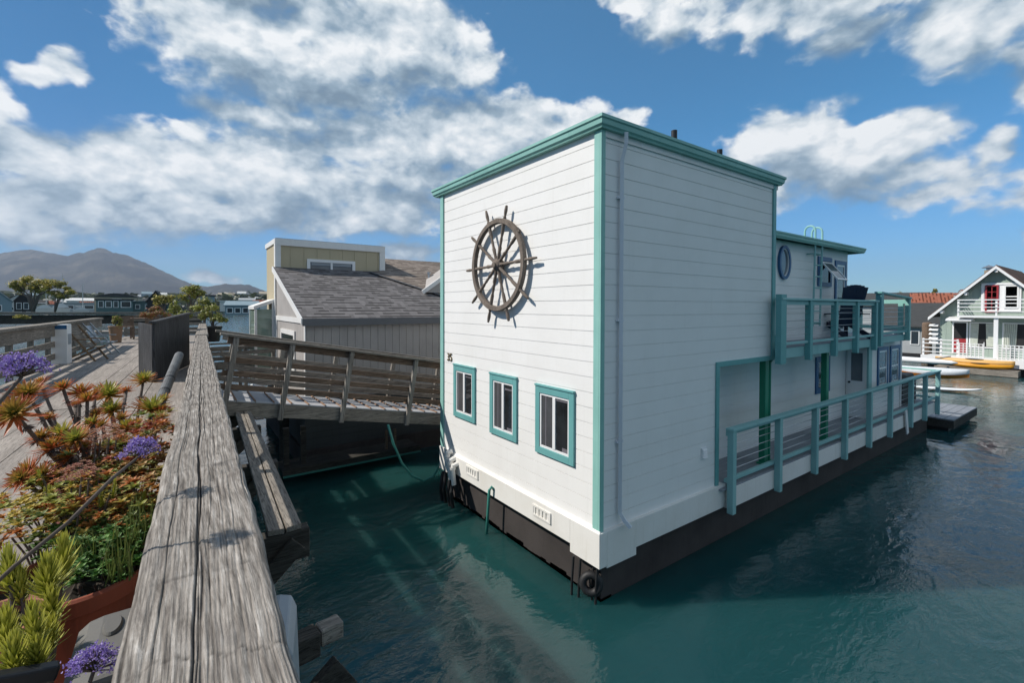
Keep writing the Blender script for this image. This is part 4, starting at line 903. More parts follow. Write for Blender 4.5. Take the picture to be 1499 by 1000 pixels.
mb = MB(); mb.box(X0 - 0.03, X0 - 0.001, Y0 + 0.1, Y1, 3.66, 3.80); mb.box(X0 - 0.03, X0 - 0.001, Y1 - 0.16, Y1, 0.8, 3.655); mb.box(X0 - 0.03, X0 - 0.001, Y0 - 0.02, Y0 + 0.09, 0.75, 3.60); mb.build('trim', 'white_trim', nh)
mb = MB(); frame_on(mb, 'x', X0, -1, 9.3, 11.4, 2.3, 3.42, 0.13, 0.04); wf = mb.build('window', 'white_trim', nh); mb = MB(); panel_on(mb, 'x', X0, -1, 9.43, 11.27, 2.43, 3.29, 0.001, 0.015); mb.build('pane', 'pane_dark', wf)
# yellow upper storey
zt = 6.28; YX1 = 1.52
mb = MB(); battens(mb, 'y', Y1 + 0.02, -1, X0, YX1, lambda a: zt - 0.02, 5.2, 0.42, 0.014); battens(mb, 'x', X0 - 0.004, -1, Y1 + 0.02, 14.3, lambda a: zt - 0.02, 0.8, 0.42, 0.014)
mb.box(X0 + 0.03, YX1 - 0.02, Y1 + 0.05, 14.2, 0.8, zt - 0.03); mb.quad((YX1, Y1 + .02, 5), (YX1, 14.2, 5), (YX1, 14.2, zt), (YX1, Y1 + .02, zt)); mb.build('upper_wall', 'yellow', nh)
mb = MB(); mb.box(X0 - 0.04, YX1 + 0.05, Y1 - 0.03, Y1 + 0.018, zt - 0.19, zt + 0.03); mb.box(X0 - 0.04, X0 + 0.13, Y1 - 0.025, Y1 + 0.018, 5.38, zt - 0.192); mb.box(YX1 - 0.15, YX1 + 0.05, Y1 - 0.025, Y1 + 0.018, 5.2, zt - 0.192)
mb.box(X0 - 0.045, X0 - 0.006, Y1 + 0.02, 14.35, zt - 0.13, zt + 0.03); mb.box(X0 - 0.04, X0 - 0.006, Y1 + 0.02, Y1 + 0.2, 0.8, zt - 0.132)
mb.build('upper_trim', 'white_trim', nh)
mb = MB(); mb.box(X0, YX1, Y1 + 0.05, 14.3, zt + 0.031, zt + 0.05); mb.build('upper_roof', 'grey_plastic', nh)
mb = MB(); frame_on(mb, 'y', Y1 + 0.02, -1, -1.12, 0.48, 5.2, 5.70, 0.10, 0.04); panel_on(mb, 'y', Y1 + 0.02, -1, -0.36, -0.29, 5.3, 5.6, 0.001, 0.03); wf = mb.build('window', 'vinyl', nh)
mb = MB(); panel_on(mb, 'y', Y1 + 0.02, -1, -1.02, 0.38, 5.28, 5.6, 0.001, 0.012); mb.build('pane', 'pane_sky', wf)
mb = MB(); panel_on(mb, 'y', Y1 + 0.02, -1, -0.98, 0.34, 5.50, 5.59, 0.0125, 0.016); mb.build('blind', 'pale_plastic', wf)
# glazed bay on the left
mb = MB(); bx0 = -2.62; by0 = 12.55; by1 = 13.9
for (x, y) in ((bx0, by0), (bx0, by1), (X0 - 0.07, by0)): mb.box(x - 0.035, x + 0.035, y - 0.035, y + 0.035, 1.6, 4.0 if x < -2.3 else 4.22)
mb.prism([(bx0 - 0.06, by0 - 0.06, 4.0), (X0 - 0.01, by0 - 0.06, 4.24), (X0 - 0.01, by0 - 0.06, 4.34), (bx0 - 0.06, by0 - 0.06, 4.10)], (0, by1 - by0 + 0.12, 0)); mb.box(bx0 - 0.03, X0 - 0.04, by0 - 0.03, by0 + 0.03, 1.5, 1.6); by = mb.build('bay_window', 'white_trim', nh)
mb = MB(); mb.box(bx0 + 0.036, X0 - 0.106, by0 - 0.01, by0 + 0.01, 1.6, 4.0); mb.box(bx0 - 0.01, bx0 + 0.01, by0 + 0.036, by1 - 0.036, 1.6, 4.0); mb.build('pane', 'pane_green' if 'pane_green' in M else 'pane_sky', by)
# higher brown roof and small gable at the right, flue
mb = MB(); bz = lambda y: roofz(y) + 0.05
mb.prism([(YX1 + 0.02, Y1, bz(Y1)), (0.9, Y1 - 0.25, bz(Y1 - 0.25)), (2.6, 9.6, bz(9.6)), (9, 9.6, bz(9.6)), (9, 14.0, bz(14.0)), (YX1 + 0.02, 14.0, bz(14.0))], (0, 0, 0.03)); mb.build('upper_roof', 'shingle_brown', nh)
mb = MB(); mb.beam((0.92, Y1 - 0.27, bz(Y1 - 0.27) + 0.03), (2.6, 9.58, bz(9.58) + 0.03), 0.07, 0.03); mb.build('flashing', 'fascia', nh)
p = atY(628, 406, 11.4); mb = MB(); mb.tube([(p.x, 11.4, bz(11.4)), (p.x, 11.4, bz(11.4) + 0.30)], 0.05, 10); mb.tube([(p.x, 11.4, bz(11.4) + 0.24), (p.x, 11.4, bz(11.4) + 0.30)], 0.08, 10); mb.build('flue', 'steel', nh)
g0 = atY(622, 428, 9.9); gp = atY(652, 402, 9.9)
mb = MB(); mb.prism([(g0.x, 9.9, g0.z), (g0.x + 3.0, 9.9, g0.z), (g0.x + 1.5, 9.9, g0.z + 1.05)], (0, 1.5, 0)); dg = mb.build('dormer', 'grey_board', nh)
mb = MB(); mb.beam((g0.x - 0.1, 9.86, g0.z), (g0.x + 1.5, 9.86, g0.z + 1.10), 0.06, 0.13, (0, 0, 1)); mb.build('barge_board', 'white_trim', dg)
# float deck and lower clutter
mb = MB(); mb.box(X0 - 0.1, X1, Y0 - 0.1, 14.0, -0.4, 0.48); mb.build('hull', 'hull', nh)
mb = MB(); siding(mb, 'y', Y0 - 0.03, -1, X0 - 0.02, X1, 0.49, 1.72, 1.70, 0.16); mb.box(X0 - 0.035, X0 - 0.001, Y0 - 0.028, 14.0, 0.49, 1.72); mb.build('lower_wall', 'dark_skirt_shade', nh)
mb = MB(); mb.box(-2.75, 0.6, 7.15, 7.92, 0.30, 0.36); mb.box(-2.75, 0.6, 7.10, 7.15, 0.22, 0.38); mb.build('side_ledge', 'wet_wood', nh, 0.005)
mb = MB(); mb.box(-2.75, 0.6, 7.07, 7.098, 0.20, 0.24); mb.build('ledge_edge', 'hose', nh)
for (x, h) in ((-0.25, 0.5), (-0.02, 0.5)): mb = MB(); mb.box(x - 0.03, x + 0.03, 7.3, 7.36, 0.36, 0.36 + h); mb.build('ledge_post', 'wood_brown', nh)
for (x) in (-2.62, -2.25):
    mb = MB(); mb.box(x - 0.06, x + 0.06, 7.4, 7.52, 0.36, 1.25); mb.build('ledge_post', 'wet_wood', nh)
sd = thing('side_deck', 'low weathered landing with board rails left of the grey houseboat', 'landing', (-3, 9.5, 1.4))
mb = MB()
for k in range(9): mb.box(-3.95 + k * 0.2, -3.77 + k * 0.2, 8.2, 13.0, 1.36, 1.40)
mb.build('deck', 'deck_wood', sd)
for y in (11.6, 13.2):
    for z in (2.1, 2.4, 2.7): mb = MB(); mb.beam((-3.9, y, z), (-2.2, y, z + 0.02), 0.04, 0.12); mb.build('side_rail', 'wood_x', sd)
    for x in (-3.9, -3.0, -2.25): mb = MB(); mb.box(x - 0.045, x + 0.045, y + 0.021, y + 0.11, 1.401, 2.85); mb.build('post', 'wood_z', sd)
    mb = MB(); mb.beam((-3.95, y + 0.03, 2.88), (-2.2, y + 0.03, 2.90), 0.16, 0.05); mb.build('cap_plank', 'wood_x', sd)
for x in (-3.8, -2.4):
    mb = MB(); mb.tube([(x, 9, -1), (x, 9, 1.355)], 0.12, 10); mb.build('piling', 'wet_wood', sd)
tp = MB()
tp.prism([(-3.4, 9.0, 1.402), (-2.5, 9.0, 1.402), (-2.55, 9.0, 1.75), (-2.95, 9.0, 1.92), (-3.35, 9.0, 1.72)], (0, 1.6, 0)); to = tp.build('tarp_bundle', 'canvas', None, 0.08); tag(to, 'white tarpaulin-covered bundle on the low landing beyond the gangway rails', 'tarp bundle')

# ------------------------------------------------------------------ plants by the rail
def leaf_strip(mb, base, d, up, L, w, curl, col0, col1, seg=4, fold=0.25):
    """A tapering leaf: three vertices across, bending by curl over its length."""
    d = Vector(d).normalized(); up = Vector(up); s = d.cross(up)
    if s.length < 1e-3: s = d.cross(Vector((1, 0, 0)))
    s.normalize(); n = s.cross(d).normalized(); p = Vector(base); vs = []; cs = []
    for i in range(seg + 1):
        q = i / seg; ww = w * (0.75 + 0.9 * q - 1.65 * q * q) if i < seg else w * 0.03
        vs += [p - s * ww / 2 + n * ww * fold, p, p + s * ww / 2 + n * ww * fold]
        c = tuple(a + (b - a) * q for a, b in zip(col0, col1)); cs += [c, c, c]
        d = (d - n * (-curl) / seg).normalized(); n = s.cross(d).normalized(); p = p + d * L / seg
    fs = []
    for i in range(seg):
        for j in (0, 1): a = i * 3 + j; fs.append((a, a + 1, a + 4, a + 3))
    mb.add(vs, fs); mb.tint(len(vs), cs)
def jit(c, rd, a=0.25): k = 1 + rd.uniform(-a, a); return tuple(min(1, max(0, x * k)) for x in c)
def rosette(rd, center, axis, r, n=52, inner=(0.14, 0.24, 0.03), mid=(0.30, 0.18, 0.02), outer=(0.40, 0.085, 0.02), wid=0.20, spread=1.5):
    mb = MB(); ax = Vector(axis).normalized(); s = ax.cross(Vector((0.3, 0.2, 1)));
    if s.length < 1e-2: s = Vector((1, 0, 0))
    s.normalize(); b = ax.cross(s)
    for k in range(n):
        q = (k + 0.5) / n; a = k * 2.39996 + rd.uniform(-0.2, 0.2); th = 0.15 + q ** 0.8 * spread + rd.uniform(-0.12, 0.12)
        rad = s * math.cos(a) + b * math.sin(a); d = ax * math.cos(th) + rad * math.sin(th)
        c0 = inner if q < 0.55 else mid; c1 = mid if q < 0.42 else outer
        leaf_strip(mb, Vector(center) + rad * r * 0.05 - ax * r * 0.12 * q, d, ax, r * (0.62 + 0.45 * q) * rd.uniform(0.85, 1.1), r * wid * rd.uniform(0.9, 1.15), -0.35 + 0.9 * q, jit(c0, rd), jit(c1, rd), 4, 0.22)
    return mb
def stalk(rd, pts, r0, r1, skirt=None):
    """A woody stem along pts; skirt > 0 adds dead hanging leaves along its upper part."""
    pts = [Vector(p) for p in pts]; out = []
    for i in range(len(pts) - 1):
        for k in range(5): q = k / 5; out.append(pts[i].lerp(pts[i + 1], q) + Vector((rd.uniform(-1, 1), rd.uniform(-1, 1), rd.uniform(-1, 1))) * r0 * 0.35)
    out.append(pts[-1]); mb = MB(); n = len(out)
    mb.tube(out, [r0 + (r1 - r0) * i / (n - 1) for i in range(n)], 7)
    return mb, out
def dead_skirt(rd, out, frm, r, L, n):
    mb = MB(); k0 = int(len(out) * frm)
    for _ in range(n):
        i = rd.randint(k0, len(out) - 2); d = (out[i + 1] - out[i]).normalized(); a = rd.uniform(0, 6.28)
        s = d.cross(Vector((0.1, 0.3, 1))).normalized(); b = d.cross(s); rad = s * math.cos(a) + b * math.sin(a)
        leaf_strip(mb, out[i] + rad * r * 0.6, rad * 0.9 - d * 0.7 + Vector((0, 0, -0.3)), d, L * rd.uniform(0.6, 1.1), L * 0.22, 0.5, jit((0.16, 0.12, 0.10), rd), jit((0.10, 0.075, 0.065), rd), 3)
    return mb
def aloe(label, heads, root, seed, r=0.13, rs=0.0095, group=None, **kw):
    rd = random.Random(seed); rt = Vector(root)
    t_ = thing('aloe_plant', label, 'plant', rt, 0, group)
    for h in heads:
        hc = Vector(h[0]); rr = (h[1] if len(h) > 1 else r) * 0.95
        lean = (hc - rt); mid = rt + lean * 0.5 + Vector((rd.uniform(-0.05, 0.05), rd.uniform(-0.05, 0.05), -0.10 * lean.length + rd.uniform(-0.04, 0.02)))
        m, out = stalk(rd, [rt, mid, hc], rs * 1.2, rs); st = m.build('stem', 'stem', t_, smooth=True)
        dead_skirt(rd, out, 0.50, rs, rr * 0.34, 110).build('dead_leaves', 'leaf', st)
        ax = (hc - mid).normalized() * 0.7 + Vector((rd.uniform(-.7, .3), rd.uniform(-.8, .2), 0.45))
        rosette(rd, hc, ax, rr, **kw).build('rosette', 'leaf', t_)
    return t_
RED = dict(inner=(0.32, 0.34, 0.05), mid=(0.55, 0.22, 0.05), outer=(0.56, 0.10, 0.04), wid=0.165, n=62, spread=1.75)
GRN = dict(inner=(0.33, 0.42, 0.06), mid=(0.46, 0.36, 0.06), outer=(0.60, 0.14, 0.045), wid=0.165, n=62, spread=1.75)
aloe('tall aloe with orange-red rosettes on long bare stems, nearest the dark screen', [(at(210, 556, 3.7), 0.13), (at(158, 577, 3.5), 0.155), (at(223, 598, 3.3), 0.16), (at(163, 600, 3.3), 0.13)], at(190, 720, 3.3) + Vector((0, 0, -0.25)), 1, **GRN)
aloe('sprawling aloe with reddish rosettes at the ends of drooping stems, left over the boardwalk', [(at(92, 568, 3.0), 0.10), (at(118, 575, 3.1), 0.115), (at(128, 585, 2.9), 0.10), (at(40, 575, 2.6), 0.12), (at(20, 605, 2.3), 0.13), (at(60, 560, 3.2), 0.08)], at(130, 700, 2.9) + Vector((0, 0, -0.1)), 2, **RED)
aloe('aloe with green-centred star rosettes low against the plank rail', [(at(185, 628, 2.9), 0.13), (at(92, 636, 2.5), 0.12), (at(110, 642, 2.45), 0.10), (at(235, 610, 3.2), 0.08), (at(160, 655, 2.6), 0.10), (at(135, 620, 2.7), 0.09), (at(240, 585, 3.4), 0.08)], at(165, 730, 2.7) + Vector((0, 0, -0.1)), 3, **GRN)
aloe('small aloe with dark red tufts lying over the edge of the boardwalk planks', [(at(40, 690, 2.3), 0.10), (at(60, 695, 2.25), 0.085), (at(110, 592, 3.2), 0.05), (at(75, 655, 2.4), 0.10), (at(100, 668, 2.4), 0.09)], at(120, 690, 2.4), 4, **RED)

aloe('low tangle of small bronze aloe tufts between the tall aloes and the stonecrop', [(at(u, v, d), r_) for (u, v, d, r_) in ((70, 612, 2.7, 0.07), (140, 606, 3.0, 0.075), (178, 612, 3.0, 0.07), (200, 622, 2.9, 0.08), (228, 622, 3.0, 0.07), (150, 622, 2.8, 0.06), (120, 655, 2.5, 0.075), (205, 640, 2.8, 0.07), (60, 640, 2.45, 0.08), (85, 700, 2.3, 0.07), (30, 700, 2.2, 0.075), (140, 575, 3.3, 0.06), (185, 572, 3.4, 0.06), (238, 600, 3.3, 0.06), (178, 650, 2.6, 0.07))], at(140, 725, 2.7) - Vector((0, 0, 0.1)), 5, **RED)
# low filler in the pots: stonecrop bushes, leafy mats
def bush(mbx, rd, c, rx, ry, rz, n, L, w, cols, curl=0.3, tips=True):
    for _ in range(n):
        while True:
            p = Vector((rd.uniform(-1, 1), rd.uniform(-1, 1), rd.uniform(-0.3, 1)))
            if p.length < 1 and p.length > 0.25: break
        q = Vector(c) + Vector((p.x * rx, p.y * ry, p.z * rz)); col = rd.choice(cols)
        d = Vector((p.x * 0.9 + rd.uniform(-.6, .6), p.y * 0.9 + rd.uniform(-.6, .6), 0.5 + rd.uniform(-0.2, 0.6)))
        leaf_strip(mbx, q, d, (0, 0, 1), L * rd.uniform(0.6, 1.2), w * rd.uniform(0.8, 1.2), curl * rd.uniform(-0.5, 1), jit(col, rd, 0.35), jit(col, rd, 0.35), 2)
def plantlet(mb, rd, c, r, cols, n=12):
    col = rd.choice(cols)
    for k in range(n):
        q = k / n; a = k * 2.4; th = 0.3 + q * 1.15; d = Vector((math.cos(a) * math.sin(th), math.sin(a) * math.sin(th), math.cos(th)))
        leaf_strip(mb, c, d, (0, 0, 1), r * (0.6 + 0.4 * q), r * 0.42, -0.5, jit(col, rd, 0.2), jit(tuple(x * 1.25 for x in col), rd, 0.2), 3, 0.15)
def stem_bunch(mbx, rd, c, n, h, sp):
    for _ in range(n):
        a = rd.uniform(0, 6.28); r = rd.uniform(0, sp); p = Vector(c) + Vector((math.cos(a) * r * 0.3, math.sin(a) * r * 0.3, -0.02)); q = Vector(c) + Vector((math.cos(a) * r, math.sin(a) * r, h * rd.uniform(0.5, 1)))
        mbx.tube([p, p.lerp(q, 0.5) + Vector((rd.uniform(-.02, .02), rd.uniform(-.02, .02), 0)), q], 0.004, 5)
rd = random.Random(21)
YEL = [(0.48, 0.36, 0.06), (0.55, 0.42, 0.09), (0.48, 0.21, 0.05), (0.32, 0.33, 0.07)]
ORG_ = [(0.50, 0.18, 0.05), (0.42, 0.21, 0.05), (0.28, 0.23, 0.05), (0.48, 0.30, 0.12)]
def shrub(label, cat, pts, cols, n, L, w, seed, rnd=(0.19, 0.19, 0.15), name='stonecrop'):
    rd = random.Random(seed); c0 = Vector(pts[0]); t_ = thing(name, label, cat, c0)
    for p in pts: mbs = MB(); stem_bunch(mbs, rd, Vector(p) - Vector((0, 0, 0.20)), 9, 0.2, 0.12); mbs.build('stem', 'stem', t_)
    mbl = MB()
    for p in pts:
        for _ in range(n):
            a = rd.uniform(0, 6.28); r = rd.random() ** 0.5; q = Vector(p) + Vector((math.cos(a) * r * rnd[0], math.sin(a) * r * rnd[1], rnd[2] * (1 - r * r) * rd.uniform(0.1, 1.15) - 0.05 * r + rd.gauss(0, 0.02)))
            plantlet(mbl, rd, q, L * rd.choice([0.5, 0.65, 0.8, 1.0, 1.2, 1.6]), cols, rd.choice([7, 10, 13]))
    mbl.build('foliage', 'leaf', t_); return t_
shrub('yellow and orange stonecrop mound spilling from the pots onto the planks', 'plant', [at(100, 735, 2.2), at(150, 740, 2.15), at(60, 760, 2.0), at(195, 760, 2.1), at(70, 720, 2.3)], YEL + ORG_[:1] + [(0.16, 0.20, 0.05)], 110, 0.034, 0.02, 31)
shrub('orange-bronze succulent thicket in the pots along the plank rail', 'plant', [at(195, 665, 2.6), at(215, 690, 2.5), at(160, 690, 2.5), at(222, 640, 2.8), at(185, 710, 2.4), at(215, 730, 2.3)], ORG_ + [(0.22, 0.26, 0.06), (0.40, 0.10, 0.05)], 120, 0.036, 0.02, 32)
shrub('bright green succulent mat filling the big terracotta bowl', 'plant', [at(120, 800, 1.95), at(165, 785, 1.95), at(150, 815, 1.85), at(195, 790, 1.95), at(100, 780, 2.05)], [(0.11, 0.25, 0.05), (0.16, 0.30, 0.07), (0.09, 0.18, 0.04)], 90, 0.030, 0.02, 33, (0.13, 0.13, 0.05), 'succulent_mat')
# pale pink stonecrop flower heads
def flower_heads(label, pts, cols, seed):
    rd = random.Random(seed); t_ = thing('stonecrop_flowers', label, 'flowers', Vector(pts[0]))
    mbs = MB(); mbf = MB()
    for p in pts:
        p = Vector(p); mbs.tube([p - Vector((0.01, 0.02, 0.2)), p - Vector((0, 0, 0.03))], 0.004, 5)
        for _ in range(42):
            a = rd.uniform(0, 6.28); r = rd.random() ** 0.5 * 0.05; q = p + Vector((math.cos(a) * r, math.sin(a) * r, 0.022 * (1 - (r / 0.05) ** 2) + rd.uniform(-.008, .008)))
            plantlet(mbf, rd, q, 0.011, cols, 6)
    mbs.build('stem', 'stem', t_); mbf.build('flower_head', 'leaf', t_)
flower_heads('pale peach stonecrop flower cluster in the middle of the pots', [at(147, 634, 2.5), at(160, 628, 2.52), at(170, 636, 2.5), at(140, 644, 2.45), at(157, 645, 2.45)], [(0.55, 0.33, 0.22), (0.60, 0.36, 0.24), (0.50, 0.24, 0.17)], 41)
flower_heads('dusty pink stonecrop flower cluster above the yellow stonecrop', [at(108, 690, 2.15), at(120, 684, 2.15), at(130, 694, 2.1), at(118, 700, 2.05), at(105, 702, 2.1)], [(0.50, 0.24, 0.17), (0.42, 0.17, 0.13), (0.52, 0.30, 0.20)], 42)
# grass tufts
rdg = random.Random(51); gt = MB()
for c in (at(185, 800, 1.9), at(205, 775, 2.0), at(175, 830, 1.8), at(120, 820, 1.85), at(205, 755, 2.1)):
    for _ in range(34):
        a = rdg.uniform(0, 6.28); leaf_strip(gt, Vector(c) + Vector((rdg.uniform(-.04, .04), rdg.uniform(-.04, .04), -0.05)), Vector((math.cos(a) * 0.55, math.sin(a) * 0.55, 1)), (0, 0, 1), rdg.uniform(0.09, 0.19), 0.006, rdg.uniform(0.4, 1.2), jit((0.10, 0.17, 0.03), rdg), jit((0.24, 0.27, 0.07), rdg), 4)
tag(gt.build('grass_tuft', 'leaf', None), 'thin green grass tufts growing among the succulents in the terracotta bowl', 'grass')
# spurge: whorled narrow leaves on upright stems
def spurge(label, shoots, root, seed):
    rd = random.Random(seed); rt = Vector(root); t_ = thing('spurge', label, 'plant', rt)
    for (tip, L, r) in shoots:
        tip = Vector(tip); m, out = stalk(rd, [rt, rt.lerp(tip, 0.55) + Vector((rd.uniform(-.03, .03), rd.uniform(-.03, .03), -0.03)), tip], 0.008, 0.005); m.build('stem', 'stem', t_, smooth=True)
        ax = (tip - out[-4]).normalized() * 0.6 + Vector((0, 0, 0.7)); ax.normalize(); s = ax.cross(Vector((0.3, 1, 0))).normalized(); b = ax.cross(s); mb = MB(); n = 120
        for k in range(n):
            q = k / n; a = k * 2.39996; th = 0.25 + 0.85 * (1 - q) + rd.uniform(-.15, .15); rad = s * math.cos(a) + b * math.sin(a)
            leaf_strip(mb, tip - ax * L * (1 - q), ax * math.cos(th) + rad * math.sin(th), ax, r * rd.uniform(0.85, 1.15), r * 0.17, 0.25, jit((0.26, 0.32, 0.03), rd), jit((0.58, 0.55, 0.09), rd), 3, 0.1)
        mb.build('leaf_whorl', 'leaf', t_)
spurge('yellow-green spurge with bottlebrush leaf whorls beside the terracotta bowl', [(at(92, 808, 1.55), 0.10, 0.075), (at(70, 838, 1.45), 0.09, 0.075), (at(12, 825, 1.5), 0.09, 0.07), (at(75, 880, 1.38), 0.09, 0.06), (at(28, 850, 1.5), 0.08, 0.06)], at(70, 960, 1.45) + Vector((0, 0, -0.12)), 61)
spurge('yellow-green spurge at the very bottom left in front of the pale pot', [(at(48, 905, 1.2), 0.09, 0.06), (at(20, 955, 1.1), 0.08, 0.06), (at(52, 950, 1.12), 0.07, 0.05), (at(8, 915, 1.2), 0.07, 0.06), (at(75, 920, 1.25), 0.06, 0.045)], at(40, 1040, 1.2) + Vector((0, 0, -0.1)), 62)
rq = random.Random(66)
spurge('feathery yellow-green sedum sprigs poking up through the orange succulents', [(at(rq.uniform(55, 215), rq.uniform(685, 765), rq.uniform(2.05, 2.4)), rq.uniform(0.05, 0.09), rq.uniform(0.022, 0.034)) for _ in range(20)], at(140, 790, 2.2) - Vector((0, 0, 0.1)), 63)
# sea lavender: purple papery heads on wiry stems close to the lens
def statice(label, head, size, stem_pts, seed):
    rd = random.Random(seed); h = Vector(head); t_ = thing('sea_lavender', label, 'flower', h)
    mbs = MB(); mbs.tube([Vector(p) for p in stem_pts] + [h - Vector((0, 0, size * 0.35))], [0.006] * len(stem_pts) + [0.004], 6); mbf = MB()
    tips = []
    for k in range(44):
        a = rd.uniform(0, 6.28); r = rd.random() ** 0.5; p = h + Vector((math.cos(a) * r * size * 0.85, math.sin(a) * r * size * 0.85, size * 0.62 * (1 - r * r) + rd.uniform(-.16, .16) * size - 0.15 * size))
        mbs.tube([h - Vector((0, 0, size * 0.35)), h.lerp(p, 0.5) - Vector((0, 0, size * 0.15)), p], 0.0016, 4); tips.append(p)
    for p in tips:
        for _ in range(26):
            q = p + Vector((rd.gauss(0, 1), rd.gauss(0, 1), rd.gauss(0, 0.7))) * size * 0.13; col = rd.choice([(0.36, 0.24, 0.66), (0.44, 0.32, 0.72), (0.28, 0.18, 0.56), (0.58, 0.46, 0.80)])
            d = Vector((rd.uniform(-1, 1), rd.uniform(-1, 1), rd.uniform(0.0, 1.2)))
            leaf_strip(mbf, q, d, (0, 0, 1), size * 0.10, size * 0.08, 0.3, jit(col, rd), jit(col, rd), 2, 0.3)
    mbs.build('stem', 'stem', t_, smooth=True); mbf.build('flower_head', 'leaf', t_)
statice('large purple sea lavender head at the left edge, near the folding chair', at(32, 540, 1.25), 0.062, [at(-160, 900, 1.1), at(-60, 700, 1.15), at(-20, 610, 1.2)], 71)
statice('purple sea lavender head touching the left side of the plank rail', at(205, 658, 1.6), 0.062, [at(-60, 905, 1.25), at(20, 830, 1.3), at(100, 765, 1.4), at(165, 700, 1.5)], 72)
statice('purple sea lavender head at the bottom of the photo in front of the dock box', at(137, 972, 1.0), 0.050, [at(60, 1150, 0.95), at(110, 1060, 0.98)], 73)
# pots
def pot(label, c, r, h, mat, name='plant_pot', rim=0.03):
    c = Vector(c); t_ = thing(name, label, 'plant pot', (c.x, c.y, c.z - h))
    o = (c.x, c.y, c.z - h)
    mb = MB(); mb.lathe(o, (0, 0, 1), [(0, 0), (r * 0.68, 0), (r * 0.72, 0.02), (r * 0.93, h - 0.07), (r * 0.955, h - 0.065), (r, h - 0.06), (r, h - 0.008), (r - 0.01, h), (r - rim + 0.01, h), (r - rim, h - 0.01), (r - rim, h - 0.08)], 48); mb.build('body', mat, t_, smooth=False)
    mb = MB(); n = 40; vs = [(c.x, c.y, c.z - 0.035)]
    rd = random.Random(int(r * 1000))
    for ring in (0.4, 0.75, 1.0):
        for k in range(n): a = 2 * math.pi * k / n; vs.append((c.x + math.cos(a) * (r - rim) * ring, c.y + math.sin(a) * (r - rim) * ring, c.z - 0.04 + rd.uniform(-.012, .012)))
    fs = [(0, 1 + k, 1 + (k + 1) % n) for k in range(n)]
    for q in (0, 1):
        for k in range(n): fs.append((1 + q * n + k, 1 + q * n + (k + 1) % n, 1 + (q + 1) * n + (k + 1) % n, 1 + (q + 1) * n + k))
    mb.add(vs, fs); mb.build('soil', 'soil', t_); return t_
bc = at(112, 838, 1.85); pot('wide terracotta bowl of succulents wedged against the plank rail', (bc.x, bc.y, bc.z), 0.25, bc.z - DZ - 0.004, 'terracotta', 'planter_bowl')
pc = at(2, 905, 1.45); pot('pale pink terracotta pot at the bottom left edge holding spurge', (pc.x, pc.y, pc.z), 0.135, 0.42, 'terracotta_pink')
pc = at(115, 680, 2.75); pot('small round terracotta pot half hidden among the orange aloe stems', (pc.x, pc.y, pc.z), 0.13, pc.z - DZ - 0.004, 'terracotta_pink')
pc = at(195, 735, 2.75); pot('tall terracotta pot of aloes deepest in the row by the rail', (pc.x, pc.y, pc.z - 0.02), 0.17, pc.z - DZ - 0.024, 'terracotta')

# ------------------------------------------------------------------ pale green gabled houseboat across the water (front faces us along -X)
M['sage'] = paint('sage_green_paint', (0.30, 0.37, 0.32), 0.7, 0.25, dirtcol=(0.20, 0.25, 0.215))
M['red'] = paint('red_paint', (0.30, 0.025, 0.03), 0.45, 0.15)
M['curtain'] = plain('curtain', (0.50, 0.53, 0.46), 0.8, var=0.3, scale=6)
M['brick'] = paint('chimney_brick', (0.36, 0.31, 0.24), 0.9, 0.4)
M['yellow_hull'] = plain('yellow_kayak', (0.62, 0.27, 0.012), 0.35, var=0.06)
M['yellow_pale'] = plain('pale_yellow_kayak', (0.66, 0.39, 0.13), 0.4, var=0.06)
M['orange_hull'] = plain('orange_hull', (0.52, 0.16, 0.015), 0.4)
M['pane_far'] = glass('curtained_pane', (0.15, 0.17, 0.17), 0.08)
M['interior'] = plain('dark_interior', (0.012, 0.012, 0.013), 0.8)
FX = 38.5
gh = thing('gabled_houseboat', 'pale green gabled houseboat with red doors and white balcony across the water at right', 'houseboat', (FX, 0.5, 0))
apexY, apexZ, eY, eZ = 1.69, 6.78, 4.95, 3.42
yR = apexY - (eY - apexY)
slope = (apexZ - eZ) / (eY - apexY)
def rz_(y): return apexZ - slope * abs(y - apexY)
mb = MB(); battens(mb, 'x', FX, -1, yR + 0.5, 4.45, lambda a: rz_(a) - 0.12, 0.85, 0.26, 0.015)
mb.prism([(FX + 0.02, yR + 0.5, 0.8), (FX + 0.02, 4.44, 0.8), (FX + 0.02, 4.44, rz_(4.44) - 0.14), (FX + 0.02, apexY, apexZ - 0.14), (FX + 0.02, yR + 0.5, rz_(yR + 0.5) - 0.14)], (8.5, 0, 0)); mb.build('wall', 'sage', gh)
mb = MB()
for sgn in (1, -1):
    y1 = apexY + sgn * (eY + 0.0 - apexY)
    mb.prism([(FX - 0.55, apexY, apexZ), (FX - 0.55, y1, rz_(y1)), (FX - 0.55, y1, rz_(y1) + 0.09), (FX - 0.55, apexY, apexZ + 0.09)], (9.4, 0, 0))
M['shingle_far'] = shingles('brown_far_shingles', (0.12, 0.075, 0.06), (0.20, 0.13, 0.105), 'x', 0.22, 0.35)
rf = mb.build('roof', 'shingle_far', gh)
for sgn in (1, -1):
    mb = MB(); y1 = apexY + sgn * (eY - apexY + 0.02)
    mb.prism([(FX - 0.60, apexY + sgn * 0.001, apexZ - 0.17), (FX - 0.60, y1, rz_(y1) - 0.17), (FX - 0.60, y1, rz_(y1) + 0.03), (FX - 0.60, apexY + sgn * 0.001, apexZ + 0.03)], (0.048, 0, 0)); mb.build('barge_board', 'vinyl', rf)
mb = MB()
for y in (apexY, 3.1, 4.3): z = rz_(y) - 0.28; mb.beam((FX - 0.5, y, z), (FX - 0.003, y, z), 0.14, 0.20)
mb.build('bracket', 'vinyl', gh)
